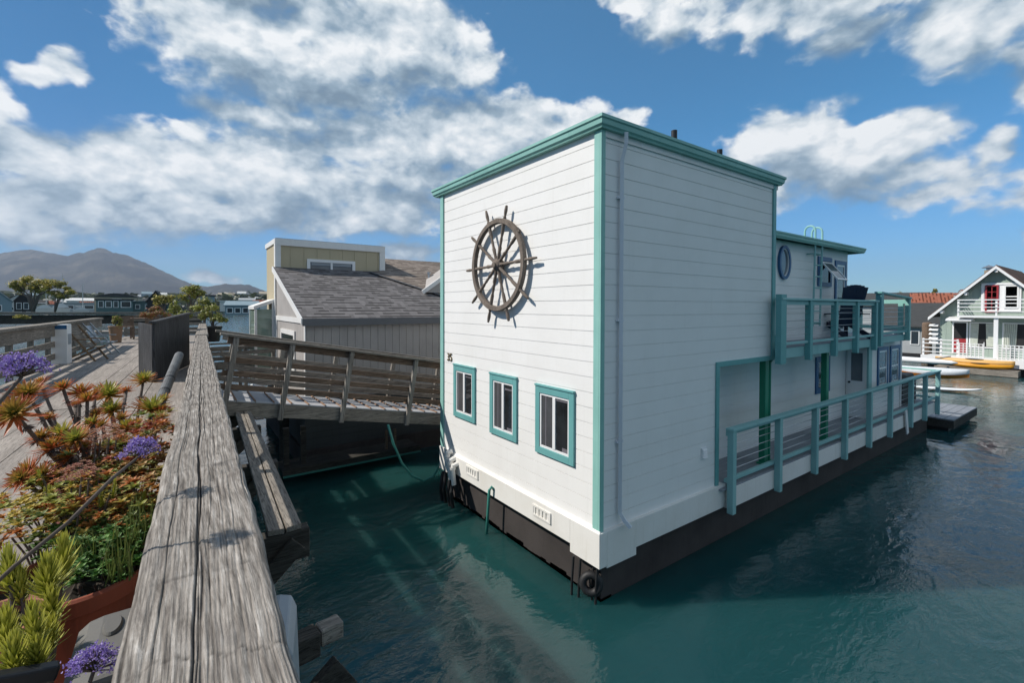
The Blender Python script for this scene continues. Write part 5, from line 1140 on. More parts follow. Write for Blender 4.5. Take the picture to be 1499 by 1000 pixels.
mb = MB(); mb.box(FX + 0.7, FX + 1.2, 2.0, 2.42, 5.9, 6.62); ch = mb.build('chimney', 'brick', gh); mb = MB(); mb.box(FX + 0.78, FX + 1.12, 2.08, 2.34, 6.621, 6.75); mb.prism([(FX + 0.6, 1.85, 6.78), (FX + 0.6, 2.55, 6.78), (FX + 0.6, 2.2, 6.95)], (0.7, 0, 0)); mb.build('chimney_cap', 'steel', ch)
def gopen(name, y0, y1, z0, z1, cas, wd, fillm, fn='pane', th=0.06):
    mb = MB(); frame_on(mb, 'x', FX - 0.012, -1, y0, y1, z0, z1, wd, th); f = mb.build(name, cas, gh)
    mb = MB(); panel_on(mb, 'x', FX - 0.012, -1, min(y0, y1) + wd, max(y0, y1) - wd, z0 + wd, z1 - wd, 0.003, 0.02); mb.build(fn, fillm, f); return f
f = gopen('casing', 0.62, 2.42, 3.85, 5.72, 'vinyl', 0.13, 'vinyl', 'mullion_panel')
d = gopen('door', 1.62, 2.24, 3.80, 5.58, 'red', 0.09, 'pane_far', th=0.09)
mb = MB()
for k in range(1, 4): z = 4.0 + k * 0.38; panel_on(mb, 'x', FX - 0.012, -1, 1.72, 2.14, z - 0.02, z + 0.02, 0.021, 0.04)
panel_on(mb, 'x', FX - 0.012, -1, 1.91, 1.95, 3.95, 5.5, 0.021, 0.038); mb.build('muntins', 'red', d)
f2 = gopen('window', 0.72, 1.38, 4.08, 5.55, 'vinyl', 0.08, 'pane_far', th=0.085)
mb = MB(); panel_on(mb, 'x', FX - 0.012, -1, 0.80, 1.30, 4.79, 4.86, 0.021, 0.05); mb.build('sash_bar', 'vinyl', f2)
# balcony
BX = FX - 1.25
mb = MB(); mb.box(BX, FX - 0.02, yR + 0.4, 3.36, 3.46, 3.60); mb.build('balcony', 'vinyl', gh)
mb = MB()
for z in (3.85, 4.12, 4.36, 4.58): mb.box(BX, BX + 0.05, yR + 0.4, 3.36, z, z + (0.07 if z > 4.5 else 0.05)); mb.box(BX + 0.05, FX - 0.03, 3.30, 3.35, z, z + 0.05)
for y in (3.31, 1.55, -0.2, -1.4): mb.box(BX + 0.051, BX + 0.13, y - 0.045, y + 0.045, 3.601, 4.64)
mb.build('balcony_rail', 'vinyl', gh)
# porch below: posts, half door, curtained openings
mb = MB(); mb.box(BX + 0.1, FX - 0.02, 2.7, 3.95, 3.22, 3.30); mb.prism([(BX + 0.2, 2.65, 3.302), (BX + 0.2, 3.95, 3.302), (FX - 0.02, 3.95, 3.452), (FX - 0.02, 2.65, 3.452)], (0, 0, 0.05)); mb.build('porch_hood', 'vinyl', gh)
d2 = gopen('door', 3.02, 3.80, 1.0, 3.16, 'vinyl', 0.08, 'interior', 'opening')
mb = MB(); panel_on(mb, 'x', FX - 0.012, -1, 3.10, 3.72, 1.05, 2.0, 0.021, 0.06); mb.build('half_door', 'red', d2)
for (y0, y1) in ((1.72, 2.96), (-0.6, 1.42)):
    f = gopen('window', y0, y1, 1.45, 3.14, 'vinyl', 0.07, 'interior', 'opening')
    mb = MB(); n = 7; cw = (y1 - y0) * 0.30
    for a0, sg in ((y0 + 0.08, 1), (y1 - 0.08, -1)):
        for k in range(n): y = a0 + sg * cw * k / n; mb.tube([(FX - 0.045, y + sg * 0.02 , 3.05), (FX - 0.045, y, 2.4), (FX - 0.045, y - sg * 0.03 * k / n, 1.55)], 0.042, 6)
    mb.build('curtain', 'curtain', f)
for y in (1.56, -0.75): mb = MB(); mb.box(BX + 0.1, BX + 0.24, y - 0.10, y + 0.10, 0.9, 3.45); mb.build('porch_post', 'vinyl', gh)
mb = MB(); mb.box(BX - 1.2, FX, yR + 0.3, 4.9, 0.62, 0.85); mb.box(BX - 1.22, BX - 1.15, yR + 0.3, 4.9, 0.45, 0.95); mb.build('porch_deck', 'vinyl', gh)
mb = MB(); mb.box(BX - 0.9, FX + 9, yR + 0.4, 4.6, -0.5, 0.60); mb.build('hull', 'hull', gh)
PX = BX - 1.15
mb = MB()
for z in (1.15, 1.42, 1.70, 1.95): mb.box(PX, PX + 0.05, 3.05, 4.85, z, z + 0.06)
for y in (4.8, 3.9, 3.1): mb.box(PX + 0.051, PX + 0.13, y - 0.05, y + 0.05, 0.851, 2.05)
mb.build('porch_rail', 'vinyl', gh)
for (y0, y1) in ((1.93, 3.0), (-0.3, 1.27)):
    mb = MB(); n = int((y1 - y0) / 0.17)
    for k in range(n + 1): y = y0 + (y1 - y0) * k / n; mb.box(PX - 0.02, PX + 0.0, y - 0.022, y + 0.022, 0.86, 1.85)
    for k in range(7): z = 0.9 + k * 0.152; mb.box(PX + 0.001, PX + 0.02, y0, y1, z - 0.022, z + 0.022)
    mb.box(PX - 0.01, PX + 0.06, y0 - 0.06, y0 - 0.025, 0.86, 1.95); mb.box(PX - 0.01, PX + 0.06, y1 + 0.025, y1 + 0.06, 0.86, 1.95); mb.build('lattice', 'vinyl', gh)
mb = MB()
for k in range(5): mb.prism([(FX - 0.3, 4.5, 1.6 + 0.3 * k), (FX - 0.3, 4.98, 1.6 + 0.3 * k), (FX - 0.05, 4.98, 1.72 + 0.3 * k), (FX - 0.05, 4.5, 1.72 + 0.3 * k)], (0, 0, 0.03))
mb.build('louvre_screen', 'vinyl', gh)
# float with kayaks
kf = thing('kayak_float', 'low weathered wooden float carrying yellow kayaks before the green gabled houseboat', 'float', (35.6, 2, 0))
mb = MB(); mb.box(35.0, 36.2, 0.3, 3.95, 0.30, 0.36); mb.build('deck', 'wood_y', kf)
mb = MB(); mb.box(34.95, 35.0, 0.28, 3.97, 0.02, 0.38); mb.box(35.0, 36.2, 0.3, 0.36, 0.02, 0.30); mb.box(35.0, 36.2, 3.89, 3.95, 0.02, 0.30); mb.build('frame', 'wood_y', kf)
def kayak(label, mat, c, L, wd, dep, yaw, roll=0, cat='kayak', name='kayak', cockpit=True, loc_mat='interior'):
    t_ = thing(name, label, cat, c, yaw, local=True); mb = MB(); n = 20; m = 12; vs = []
    for i in range(n + 1):
        q = i / n * 2 - 1; s = max(0.02, (1 - abs(q) ** 2.4)); zc = 0.10 * abs(q) ** 3
        for j in range(m):
            a = 2 * math.pi * j / m; y = math.cos(a) * wd / 2 * s; z = math.sin(a) * dep / 2 * (0.55 + 0.45 * s) * (0.55 if math.sin(a) > 0 else 1.0)
            vs.append((q * L / 2, y, z + zc + dep / 2))
    fs = [(i * m + j, i * m + (j + 1) % m, (i + 1) * m + (j + 1) % m, (i + 1) * m + j) for i in range(n) for j in range(m)] + [tuple(range(m))[::-1], tuple(n * m + j for j in range(m))]
    mb.add(vs, fs); mb.build('body', mat, t_, smooth=True)
    if cockpit:
        mb = MB(); vs = []; k = 20
        zt_ = dep / 2 + dep / 2 * 0.55
        for (r, dz) in ((1.0, -0.02), (1.0, 0.02), (0.82, 0.02)):
            for j in range(k): a = 2 * math.pi * j / k; vs.append((math.cos(a) * 0.42 * r - 0.05, math.sin(a) * wd * 0.36 * r, zt_ + dz))
        fs = [(q * k + j, q * k + (j + 1) % k, (q + 1) * k + (j + 1) % k, (q + 1) * k + j) for q in (0, 1) for j in range(k)] + [tuple(2 * k + j for j in range(k))]
        mb.add(vs, fs); mb.build('cockpit', loc_mat, t_)
    return t_
kayak('deep yellow kayak lying on the front edge of the wooden float', 'yellow_hull', (35.2, 1.95, 0.365), 2.95, 0.60, 0.40, R(92))
kayak('pale yellow kayak lying behind the deep yellow one on the float', 'yellow_pale', (35.8, 2.30, 0.45), 3.6, 0.60, 0.56, R(90))
# white spar / hull and two dinghies seen past the white houseboat's bow
sp = MB(); a = atX(1316, 525, 33.5); b = atX(1402, 534.5, 33.5); a.z = b.z = (a.z + b.z) / 2 + 0.05; sp.tube([a, a.lerp(b, 0.6), a.lerp(b, 0.9), b], [0.17, 0.17, 0.12, 0.03], 12); o = sp.build('outrigger_float', 'vinyl', None, smooth=True); tag(o, 'long white tapering outrigger float in front of the yellow kayaks', 'outrigger')
mb = MB(); c = a.lerp(b, 0.45); mb.beam(c, c + Vector((1.6, -0.9, 0.25)), 0.10, 0.06); mb.build('cross_arm', 'steel', o)
dd = atZ(1388, 563, 0.0)
kayak('white dinghy with an orange waterline moored past the teal railing\'s end', 'canvas', (dd.x + 0.35, dd.y + 0.75, 0.20), 3.0, 1.0, 0.80, R(108), name='dinghy', cat='dinghy', cockpit=False)
b2 = [o_ for o_ in bpy.data.objects if o_.name.startswith('dinghy')][0]
mb = MB(); n = 20; vs = []
for i in range(n + 1):
    q = i / n * 2 - 1; s = max(0.02, (1 - abs(q) ** 2.4))
    for (k, z) in ((0.97, 0.28), (0.72, 0.08)):
        for sg in (-1, 1): vs.append((q * 1.5, sg * 0.51 * s * k, z + 0.10 * abs(q) ** 3))
fs = []
for i in range(n):
    for (p, q_) in ((0, 2), (1, 3)): fs.append((i * 4 + p, (i + 1) * 4 + p, (i + 1) * 4 + q_, i * 4 + q_))
mb.add(vs, fs); mb.build('orange_band', 'orange_hull', b2)
d3 = atZ(1372, 570, 0.05); kayak('low white paddleboard floating beside the dinghy', 'vinyl', (d3.x, d3.y, 0.03), 3.2, 0.75, 0.16, R(112), name='paddleboard', cat='paddleboard', cockpit=False)
pl = atX(1356.5, 521, 40); mb = MB(); mb.tube([(pl.x, pl.y, -1), (pl.x, pl.y, 2.9)], 0.30, 14); mb.lathe((pl.x, pl.y, 2.9), (0, 0, 1), [(0.30, 0), (0.24, 0.12), (0, 0.14)], 14)
tag(mb.build('mooring_pile', 'wood_brown', None), 'single brown mooring pile left of the green gabled houseboat', 'mooring pile')

# ------------------------------------------------------------------ generic houses, local frame: front looks along -y
M['far_glass'] = plain('far_window', (0.03, 0.04, 0.05), 0.1)
M['red_roof'] = shingles('rust_shingles', (0.30, 0.105, 0.065), (0.36, 0.14, 0.09), 'x', 0.3, 0.4)
M['dark_roof'] = plain('charcoal_roof', (0.045, 0.048, 0.05), 0.9, var=0.3, scale=3)
M['grey_wall'] = paint('pale_grey_wall', (0.40, 0.42, 0.43), 0.8, 0.2)
M['beige_wall'] = paint('beige_wall', (0.42, 0.36, 0.27), 0.8, 0.2)
M['teal_wall'] = paint('dull_teal_wall', (0.09, 0.16, 0.165), 0.8, 0.2)
M['bluegrey_wall'] = paint('blue_grey_wall', (0.22, 0.30, 0.34), 0.8, 0.2)
M['white_wall'] = paint('far_white_wall', (0.62, 0.62, 0.60), 0.8, 0.2)
M['black_wall'] = paint('black_wall', (0.018, 0.02, 0.022), 0.7, 0.2)
def house(name, label, cat, loc, rz, W, D, H, wall, roof_m, roof='side', rh=1.5, ov=0.25, wins=(), trim=None, group=None):
    t_ = thing(name, label, cat, loc, rz, group, local=True); mb = MB()
    if roof == 'front': mb.prism([(-W / 2, -D / 2, 0), (W / 2, -D / 2, 0), (W / 2, -D / 2, H), (0, -D / 2, H + rh), (-W / 2, -D / 2, H)], (0, D, 0))
    elif roof == 'side': mb.prism([(-W / 2, -D / 2, 0), (-W / 2, D / 2, 0), (-W / 2, D / 2, H), (-W / 2, 0, H + rh), (-W / 2, -D / 2, H)], (W, 0, 0))
    else: mb.box(-W / 2, W / 2, -D / 2, D / 2, 0, H)
    mb.build('wall', wall, t_)
    mb = MB(); th = 0.12
    if roof == 'front':
        for s in (-1, 1):
            k = rh / (W / 2); x1 = s * (W / 2 + ov); mb.prism([(0, -D / 2 - ov, H + rh + 0.01), (x1, -D / 2 - ov, H - k * ov + 0.01), (x1, -D / 2 - ov, H - k * ov + th), (0, -D / 2 - ov, H + rh + th)], (0, D + 2 * ov, 0))
    elif roof == 'side':
        for s in (-1, 1):
            k = rh / (D / 2); y1 = s * (D / 2 + ov); mb.prism([(-W / 2 - ov, 0, H + rh + 0.01), (-W / 2 - ov, y1, H - k * ov + 0.01), (-W / 2 - ov, y1, H - k * ov + th), (-W / 2 - ov, 0, H + rh + th)], (W + 2 * ov, 0, 0))
    elif roof == 'arch':
        n = 14; poly = [(-W / 2 - ov + (W + 2 * ov) * k / n, -D / 2 - ov, H + 0.01 + rh * math.sin(math.pi * k / n)) for k in range(n + 1)]; mb.prism(poly + [(W / 2 + ov, -D / 2 - ov, H + 0.005), (-W / 2 - ov, -D / 2 - ov, H + 0.005)], (0, D + 2 * ov, 0))
    else: mb.box(-W / 2 - ov, W / 2 + ov, -D / 2 - ov, D / 2 + ov, H + 0.005, H + 0.005 + rh)
    mb.build('roof', roof_m, t_)
    for (x0, x1, z0, z1) in wins:
        mb = MB(); frame_on(mb, 'y', -D / 2, -1, x0, x1, z0, z1, min(0.08, (x1 - x0) * 0.12), 0.05); f = mb.build('window', trim or 'vinyl', t_)
        wd = min(0.08, (x1 - x0) * 0.12); mb = MB(); panel_on(mb, 'y', -D / 2, -1, x0 + wd, x1 - wd, z0 + wd, z1 - wd, 0.003, 0.02); mb.build('pane', 'far_glass', f)
    return t_
def face_cam(p): d = CAM - Vector(p); return math.atan2(d.x, -d.y)         # turns a front (-y) towards the viewer's side
def px_house(name, label, cat, u0, u1, vt, vb, d, wall, roof_m, roof='side', rfrac=0.35, depth=None, wins=(), trim=None, turn=0.0, group=None, ov=0.25):
    b = at((u0 + u1) / 2, vb, d); W = (u1 - u0) / F_PX * d; H = (vb - vt) / F_PX * d; rh = H * rfrac; b.z = max(b.z, 0.0) if b.z > 0 or d > 200 else b.z
    ws = [(-W / 2 + a * W, -W / 2 + c * W, e * (H - rh), g * (H - rh)) for (a, c, e, g) in wins]
    return house(name, label, cat, b, face_cam(b) + turn, W, depth or W, H - rh, wall, roof_m, roof, rh, ov, ws, trim, group)
# right: dark-roofed floating home and red-roofed one beyond it
rh1 = atX(1320, 519, 47)
h_ = house('floating_home', 'small pale grey floating home with a steep charcoal roof right of the balcony rail', 'floating home', (47.5, 8.2, 0.3), R(-90 + 8), 3.6, 5.0, 2.35, 'grey_wall', 'dark_roof', 'side', 1.75, 0.3, [(-0.9, -0.5, 0.9, 1.7), (0.2, 0.8, 0.7, 1.9)])
mb = MB(); mb.box(-1.9, 1.9, -2.6, 2.6, -0.8, -0.003); mb.build('hull', 'black', h_)
house('floating_home', 'red shingle-roofed house with red trim behind the small charcoal-roofed home', 'floating home', (64, 10.5, 0.3), R(-90 + 18), 3.0, 5.0, 3.75, 'grey_wall', 'red_roof', 'side', 1.6, 0.3, [(0.3, 0.8, 2.2, 3.3), (-1.1, -0.6, 2.0, 3.3)], 'red')
house('floating_home', 'low solar-panelled dark blue roofed house beside the red-roofed one', 'floating home', (78, 17.5, 0.4), R(-90 + 10), 7.0, 6.0, 4.0, 'grey_wall', 'dark_roof', 'side', 1.7, 0.3, [(-2, -1, 1.8, 3.2), (0.5, 1.5, 1.8, 3.2)])
# hillside at the right with houses and trees
def ridge(name, pts, depth, base, mat, seed, nx=160, ny=14, amp=0.05):
    mb = MB(); n = len(pts); vs = []
    for i in range(nx + 1):
        q = i / nx * (n - 1); k = min(int(q), n - 2); p = Vector(pts[k]).lerp(Vector(pts[k + 1]), q - k); dr = Vector((p.x - CAM.x, p.y - CAM.y, 0)); L = dr.length; dr.normalize()
        for j in range(ny + 1):
            s = j / ny; e = math.sin(s * math.pi / 2) ** 1.1; h = base + (p.z - base) * e
            pos = p - dr * depth * (1 - s) ; pos = Vector((pos.x, pos.y, h))
            nz = mnoise.fractal((pos.x * 9 / L, pos.y * 9 / L, seed), 1.0, 2.0, 5); nz2 = mnoise.fractal((pos.x * 60 / L, pos.y * 60 / L, seed), 1.0, 2.0, 3)
            pos.z += (nz * amp * 1.2 + nz2 * amp * 0.25) * (p.z - base) * math.sin(s * math.pi) + nz2 * amp * 0.25 * (p.z - base) * s
            vs.append(pos)
    for i in range(nx):
        for j in range(ny): a = i * (ny + 1) + j; mb.f.append((a, a + 1, a + ny + 2, a + ny + 1))
    mb.v = [tuple(v) for v in vs]; o = len(mb.v)
    for i in range(nx + 1): v = vs[i * (ny + 1) + ny]; dr = Vector((v.x - CAM.x, v.y - CAM.y, 0)).normalized(); w_ = v + dr * depth; mb.v.append((w_.x, w_.y, base))
    for i in range(nx): mb.f.append((i * (ny + 1) + ny, o + i, o + i + 1, (i + 1) * (ny + 1) + ny))
    return mb.build(name, mat, None, smooth=True, kind='structure')
def terrain_mat(name, c1, c2, c3, s):
    m, tr, bs = new_mat(name); co = objco(tr); a = noise(tr, co, s, 8, 0.65); b = noise(tr, co, s * 7, 4, 0.6)
    c = ramp(tr, a, [(0.36, c1), (0.5, c2), (0.66, c3)]); c = mixc(tr, math_(tr, 'MULTIPLY', ramp(tr, b, [(0.45, 0.0), (0.6, 1.0)]), 0.5), c, c1)
    tr.links.new(c, bs.inputs['Base Color']); bs.inputs['Roughness'].default_value = 1; bs.inputs['Specular IOR Level'].default_value = 0.0; return m
M['mountain'] = terrain_mat('mountain_chaparral', (0.018, 0.018, 0.014), (0.04, 0.04, 0.028), (0.12, 0.10, 0.07), 0.005)
M['hill'] = terrain_mat('hill_slopes', (0.03, 0.04, 0.02), (0.07, 0.075, 0.04), (0.14, 0.12, 0.07), 0.03)
sil = [(-160, 392), (-90, 382), (-40, 374), (0, 371), (30, 366), (48, 366), (75, 371), (100, 375), (122, 372), (138, 367), (152, 368), (170, 373), (192, 378), (220, 390), (250, 403), (285, 418), (305, 420), (330, 417), (345, 418), (365, 418), (385, 424), (420, 436), (520, 444), (640, 448)]
ridge('mountain', [at(u, v + 1.5, 3200) for (u, v) in sil], 1500, 0, 'mountain', 3.0, 260, 26, 0.11)
sil2 = [(-160, 428), (-60, 424), (0, 425), (60, 430), (110, 428), (180, 434), (250, 430), (300, 436), (350, 432), (420, 436), (520, 440)]
ridge('foothills', [at(u, v, 700) for (u, v) in sil2], 260, 0, 'hill', 5.0, 160, 12, 0.18)
sil3 = [(1150, 446), (1215, 443), (1260, 440), (1300, 438), (1340, 437), (1375, 438), (1410, 433), (1440, 430), (1499, 432), (1600, 428), (1700, 432)]
ridge('hillside', [at(u, v + 1, 260) for (u, v) in sil3], 110, 0, 'hill', 7.0, 120, 12, 0.08)
rdh = random.Random(9)
WM = ['white_wall', 'beige_wall', 'grey_wall', 'bluegrey_wall']
hs_ = [(1297, 1318, 433, 441, 'low wide house with a dark roof on the hill above the balcony', 'beige_wall', 'dark_roof', 'side'), (1322, 1340, 434, 441, 'flat dark house on the hill right of the round bush', 'grey_wall', 'dark_roof', 'flat'),
       (1395, 1409, 429, 437, 'small rust-roofed house on the hill beyond the red roof', 'white_wall', 'red_roof', 'side'), (1409, 1421, 424, 433, 'white house with a hipped rust roof highest on the right hillside', 'white_wall', 'red_roof', 'side'),
       (1385, 1398, 438, 446, 'white hillside house just above the red-roofed home', 'white_wall', 'dark_roof', 'side'), (1402, 1418, 436, 445, 'pale stacked-balcony house on the hill left of the green gable', 'grey_wall', 'dark_roof', 'flat'),
       (1421, 1433, 430, 438, 'beige hillside house touching the green gable\'s eave', 'beige_wall', 'red_roof', 'side'), (1366, 1380, 432, 439, 'dull blue house on the hill under the palm-like tree', 'bluegrey_wall', 'dark_roof', 'side')]
for (u0, u1, vt, vb, lb, wm, rm, rt) in hs_:
    px_house('hillside_house', lb, 'house', u0, u1, vt, vb + 1.5, 235, wm, rm, rt, 0.3 if rt == 'side' else 0.12, 7, [(0.15, 0.4, 0.35, 0.75), (0.6, 0.85, 0.35, 0.75)], turn=rdh.uniform(-0.4, 0.4), group='houses on the right hillside')

# ------------------------------------------------------------------ trees
def crown_mb(rd, blobs, n, leaf, cols):
    """Leaf sprays scattered through irregular sub-clumps, loose at the edge so that the outline is ragged and gaps show."""
    mb = MB(); subs = []
    for (x, y, z, rx, rz) in blobs:
        for _ in range(7):
            a = rd.uniform(0, 6.28); r = rd.random() ** 0.6; s = rd.uniform(0.28, 0.55)
            subs.append((x + math.cos(a) * r * rx * 0.85, y + math.sin(a) * r * rx * 0.85, z + rd.uniform(-0.8, 0.9) * rz * (1 - 0.3 * r), rx * s, rz * s * rd.uniform(0.7, 1.2)))
    tot = sum(b[3] * b[4] for b in subs)
    for (x, y, z, rx, rz) in subs:
        tone = rd.uniform(0.7, 1.25)
        for _ in range(int(2.0 * n * rx * rz / tot)):
            p = Vector((rd.gauss(0, 1), rd.gauss(0, 1), rd.gauss(0, 1))) * 0.55
            q = Vector((x + p.x * rx, y + p.y * rx, z + p.z * rz)); nrm = (p + Vector((rd.uniform(-.7, .7), rd.uniform(-.7, .7), rd.uniform(-.2, .9)))).normalized()
            s = nrm.cross(Vector((rd.uniform(-1, 1), rd.uniform(-1, 1), 1))).normalized(); b = nrm.cross(s); L = leaf * rd.uniform(0.5, 1.5); c = jit(tuple(k * tone for k in rd.choice(cols)), rd, 0.3)
            mb.add([q - s * L * 0.5, q + b * L * 0.25, q + s * L * 0.5, q - b * L * 0.25], [(0, 1, 2, 3)]); mb.tint(4, c)
    return mb
OLIVE = [(0.36, 0.32, 0.05), (0.44, 0.36, 0.06), (0.20, 0.22, 0.04), (0.50, 0.40, 0.09)]
LIME = [(0.32, 0.36, 0.06), (0.42, 0.42, 0.09), (0.20, 0.26, 0.05), (0.48, 0.44, 0.11)]
DGRN = [(0.04, 0.06, 0.018), (0.06, 0.08, 0.02), (0.03, 0.045, 0.015)]
RUST = [(0.38, 0.12, 0.05), (0.30, 0.18, 0.05), (0.22, 0.22, 0.05), (0.44, 0.17, 0.06)]
def tree(name, label, cat, base, blobs, trunk, n, leaf, cols, seed, group=None):
    """blobs: (u, v, ru, rv) in photo pixels at distance of base; turned into metres round the base."""
    rd = random.Random(seed); base = Vector(base); d = (base - CAM).dot(FWD); px = d / F_PX; t_ = thing(name, label, cat, base, 0, group)
    bl = []
    for (u, v, ru, rv) in blobs: p = at(u, v, d); bl.append((p.x, p.y + rd.uniform(-.4, .4) * ru * px, p.z, ru * px, rv * px))
    mb = MB()
    for (x, y, z, rx, rz) in bl:
        e = Vector((x, y, z)); m = base.lerp(e, 0.5) + Vector(((base.x - x) * 0.22, (base.y - y) * 0.22, (z - base.z) * 0.12)); mb.tube([base, m, e], [trunk, trunk * 0.7, trunk * 0.3], 7)
        for _ in range(4): mb.tube([m.lerp(e, 0.5), e + Vector((rd.uniform(-1, 1) * rx, rd.uniform(-1, 1) * rx, rd.uniform(-.3, .8) * rz)) * 0.75], [trunk * 0.35, trunk * 0.12], 5)
    mb.build('trunk', 'bark', t_, smooth=True)
    crown_mb(rd, bl, n, leaf, cols).build('crown', 'leaf', t_); return t_
D = 40
tree('umbrella_tree', 'broad flat-topped yellow-green tree, the larger of two on the far dock', 'tree', at(48, 459, D), [(30, 418, 9, 9), (40, 411, 12, 7), (55, 418, 14, 9), (72, 419, 13, 8), (84, 417, 8, 6), (22, 421, 5, 5)], 0.09, 3200, 0.16, OLIVE, 1)
tree('umbrella_tree', 'smaller leaning flat-topped tree right of the broad one on the far dock', 'tree', at(80, 459, D), [(82, 430, 9, 5), (96, 424, 8, 5), (105, 428, 7, 4), (90, 434, 7, 4)], 0.06, 1500, 0.15, OLIVE, 2)
tree('potted_tree', 'rounded olive-green tree behind the rust shrub at the dock end', 'tree', at(240, 462, 30), [(236, 441, 11, 6), (247, 436, 9, 6), (230, 445, 6, 4)], 0.04, 1300, 0.11, OLIVE, 3)
tree('potted_tree', 'tallest airy green tree above the dark screen at the dock end', 'tree', at(279, 466, 24), [(277, 428, 12, 8), (270, 437, 7, 6), (290, 432, 8, 6), (283, 422, 8, 5), (295, 428, 4, 3)], 0.04, 1600, 0.085, OLIVE + LIME, 4)
tree('potted_tree', 'bright lime-green bush right of the tall airy tree at the dock end', 'shrub', at(300, 472, 22), [(297, 445, 12, 8), (308, 448, 8, 5), (290, 452, 9, 6)], 0.03, 1500, 0.075, LIME, 5)
tree('potted_shrub', 'pale green loose shrub directly above the dark screen', 'shrub', at(262, 476, 18), [(258, 455, 8, 8), (266, 462, 11, 6), (254, 445, 5, 6), (275, 462, 6, 5)], 0.02, 1500, 0.06, LIME, 6)
tree('potted_shrub', 'low rust-red succulent shrub at the end of the boardwalk', 'shrub', at(225, 476, 21), [(215, 461, 9, 5), (230, 457, 12, 6), (240, 462, 9, 5), (226, 452, 6, 4)], 0.02, 1700, 0.07, RUST, 7)
tree('potted_shrub', 'yellowish straggly shrub overhanging the rail at the gangway head', 'shrub', at(312, 482, 15), [(303, 458, 8, 8), (317, 465, 10, 7), (325, 470, 7, 6), (296, 462, 6, 7), (310, 452, 7, 5)], 0.02, 2000, 0.05, LIME + [(0.26, 0.22, 0.08)], 8)
tree('potted_shrub', 'small flowering plant in the clay pot at the left of the far table', 'shrub', (-6.93, 22.8, DZ + 0.65), [(172, 471, 5, 8), (168, 467, 3, 4), (174, 479, 4, 4)], 0.015, 700, 0.06, LIME + [(0.35, 0.14, 0.03)], 9)
tree('potted_shrub', 'small yellow-green plant sitting on the left dock rail', 'shrub', at(33, 468, 22), [(30, 463, 8, 3), (38, 464, 6, 3)], 0.015, 500, 0.06, OLIVE, 10)
p = (-6.93, 22.8); pot('brown clay pot with a dark base at the left of the far table', (p[0], p[1], DZ + 0.75), 0.27, 0.745, 'batten')
pt = at(310, 482, 15); pot('black planter tub hanging over the rail at the gangway head', (pt.x, pt.y, pt.z + 0.1), 0.30, 0.5, 'black')
for i, (u, v, d, r, lb) in enumerate([(1319, 441, 230, 7, 'round dark bush on the right hillside between two houses'), (1337, 439, 225, 3, 'small dark tree on the hillside above the solar roof'), (1367, 440, 225, 3, 'tall thin tree standing up from the right hillside'), (1244, 444, 215, 6, 'dark tree clump behind the navy balcony chair'), (1306, 442, 215, 5, 'olive bush below the low wide hill house')]):
    bl = [(u, v - r, r, r * 0.8), (u + r * 0.7, v - r * 0.6, r * 0.6, r * 0.5)] if i != 2 else [(u, v - 13, 2.6, 4), (u, v - 8, 1.6, 3)]
    tree('hill_tree', lb, 'tree', at(u, v + 2, d), bl, 0.2, 600, 0.8, DGRN + OLIVE[:2], 30 + i, 'trees on the right hillside')
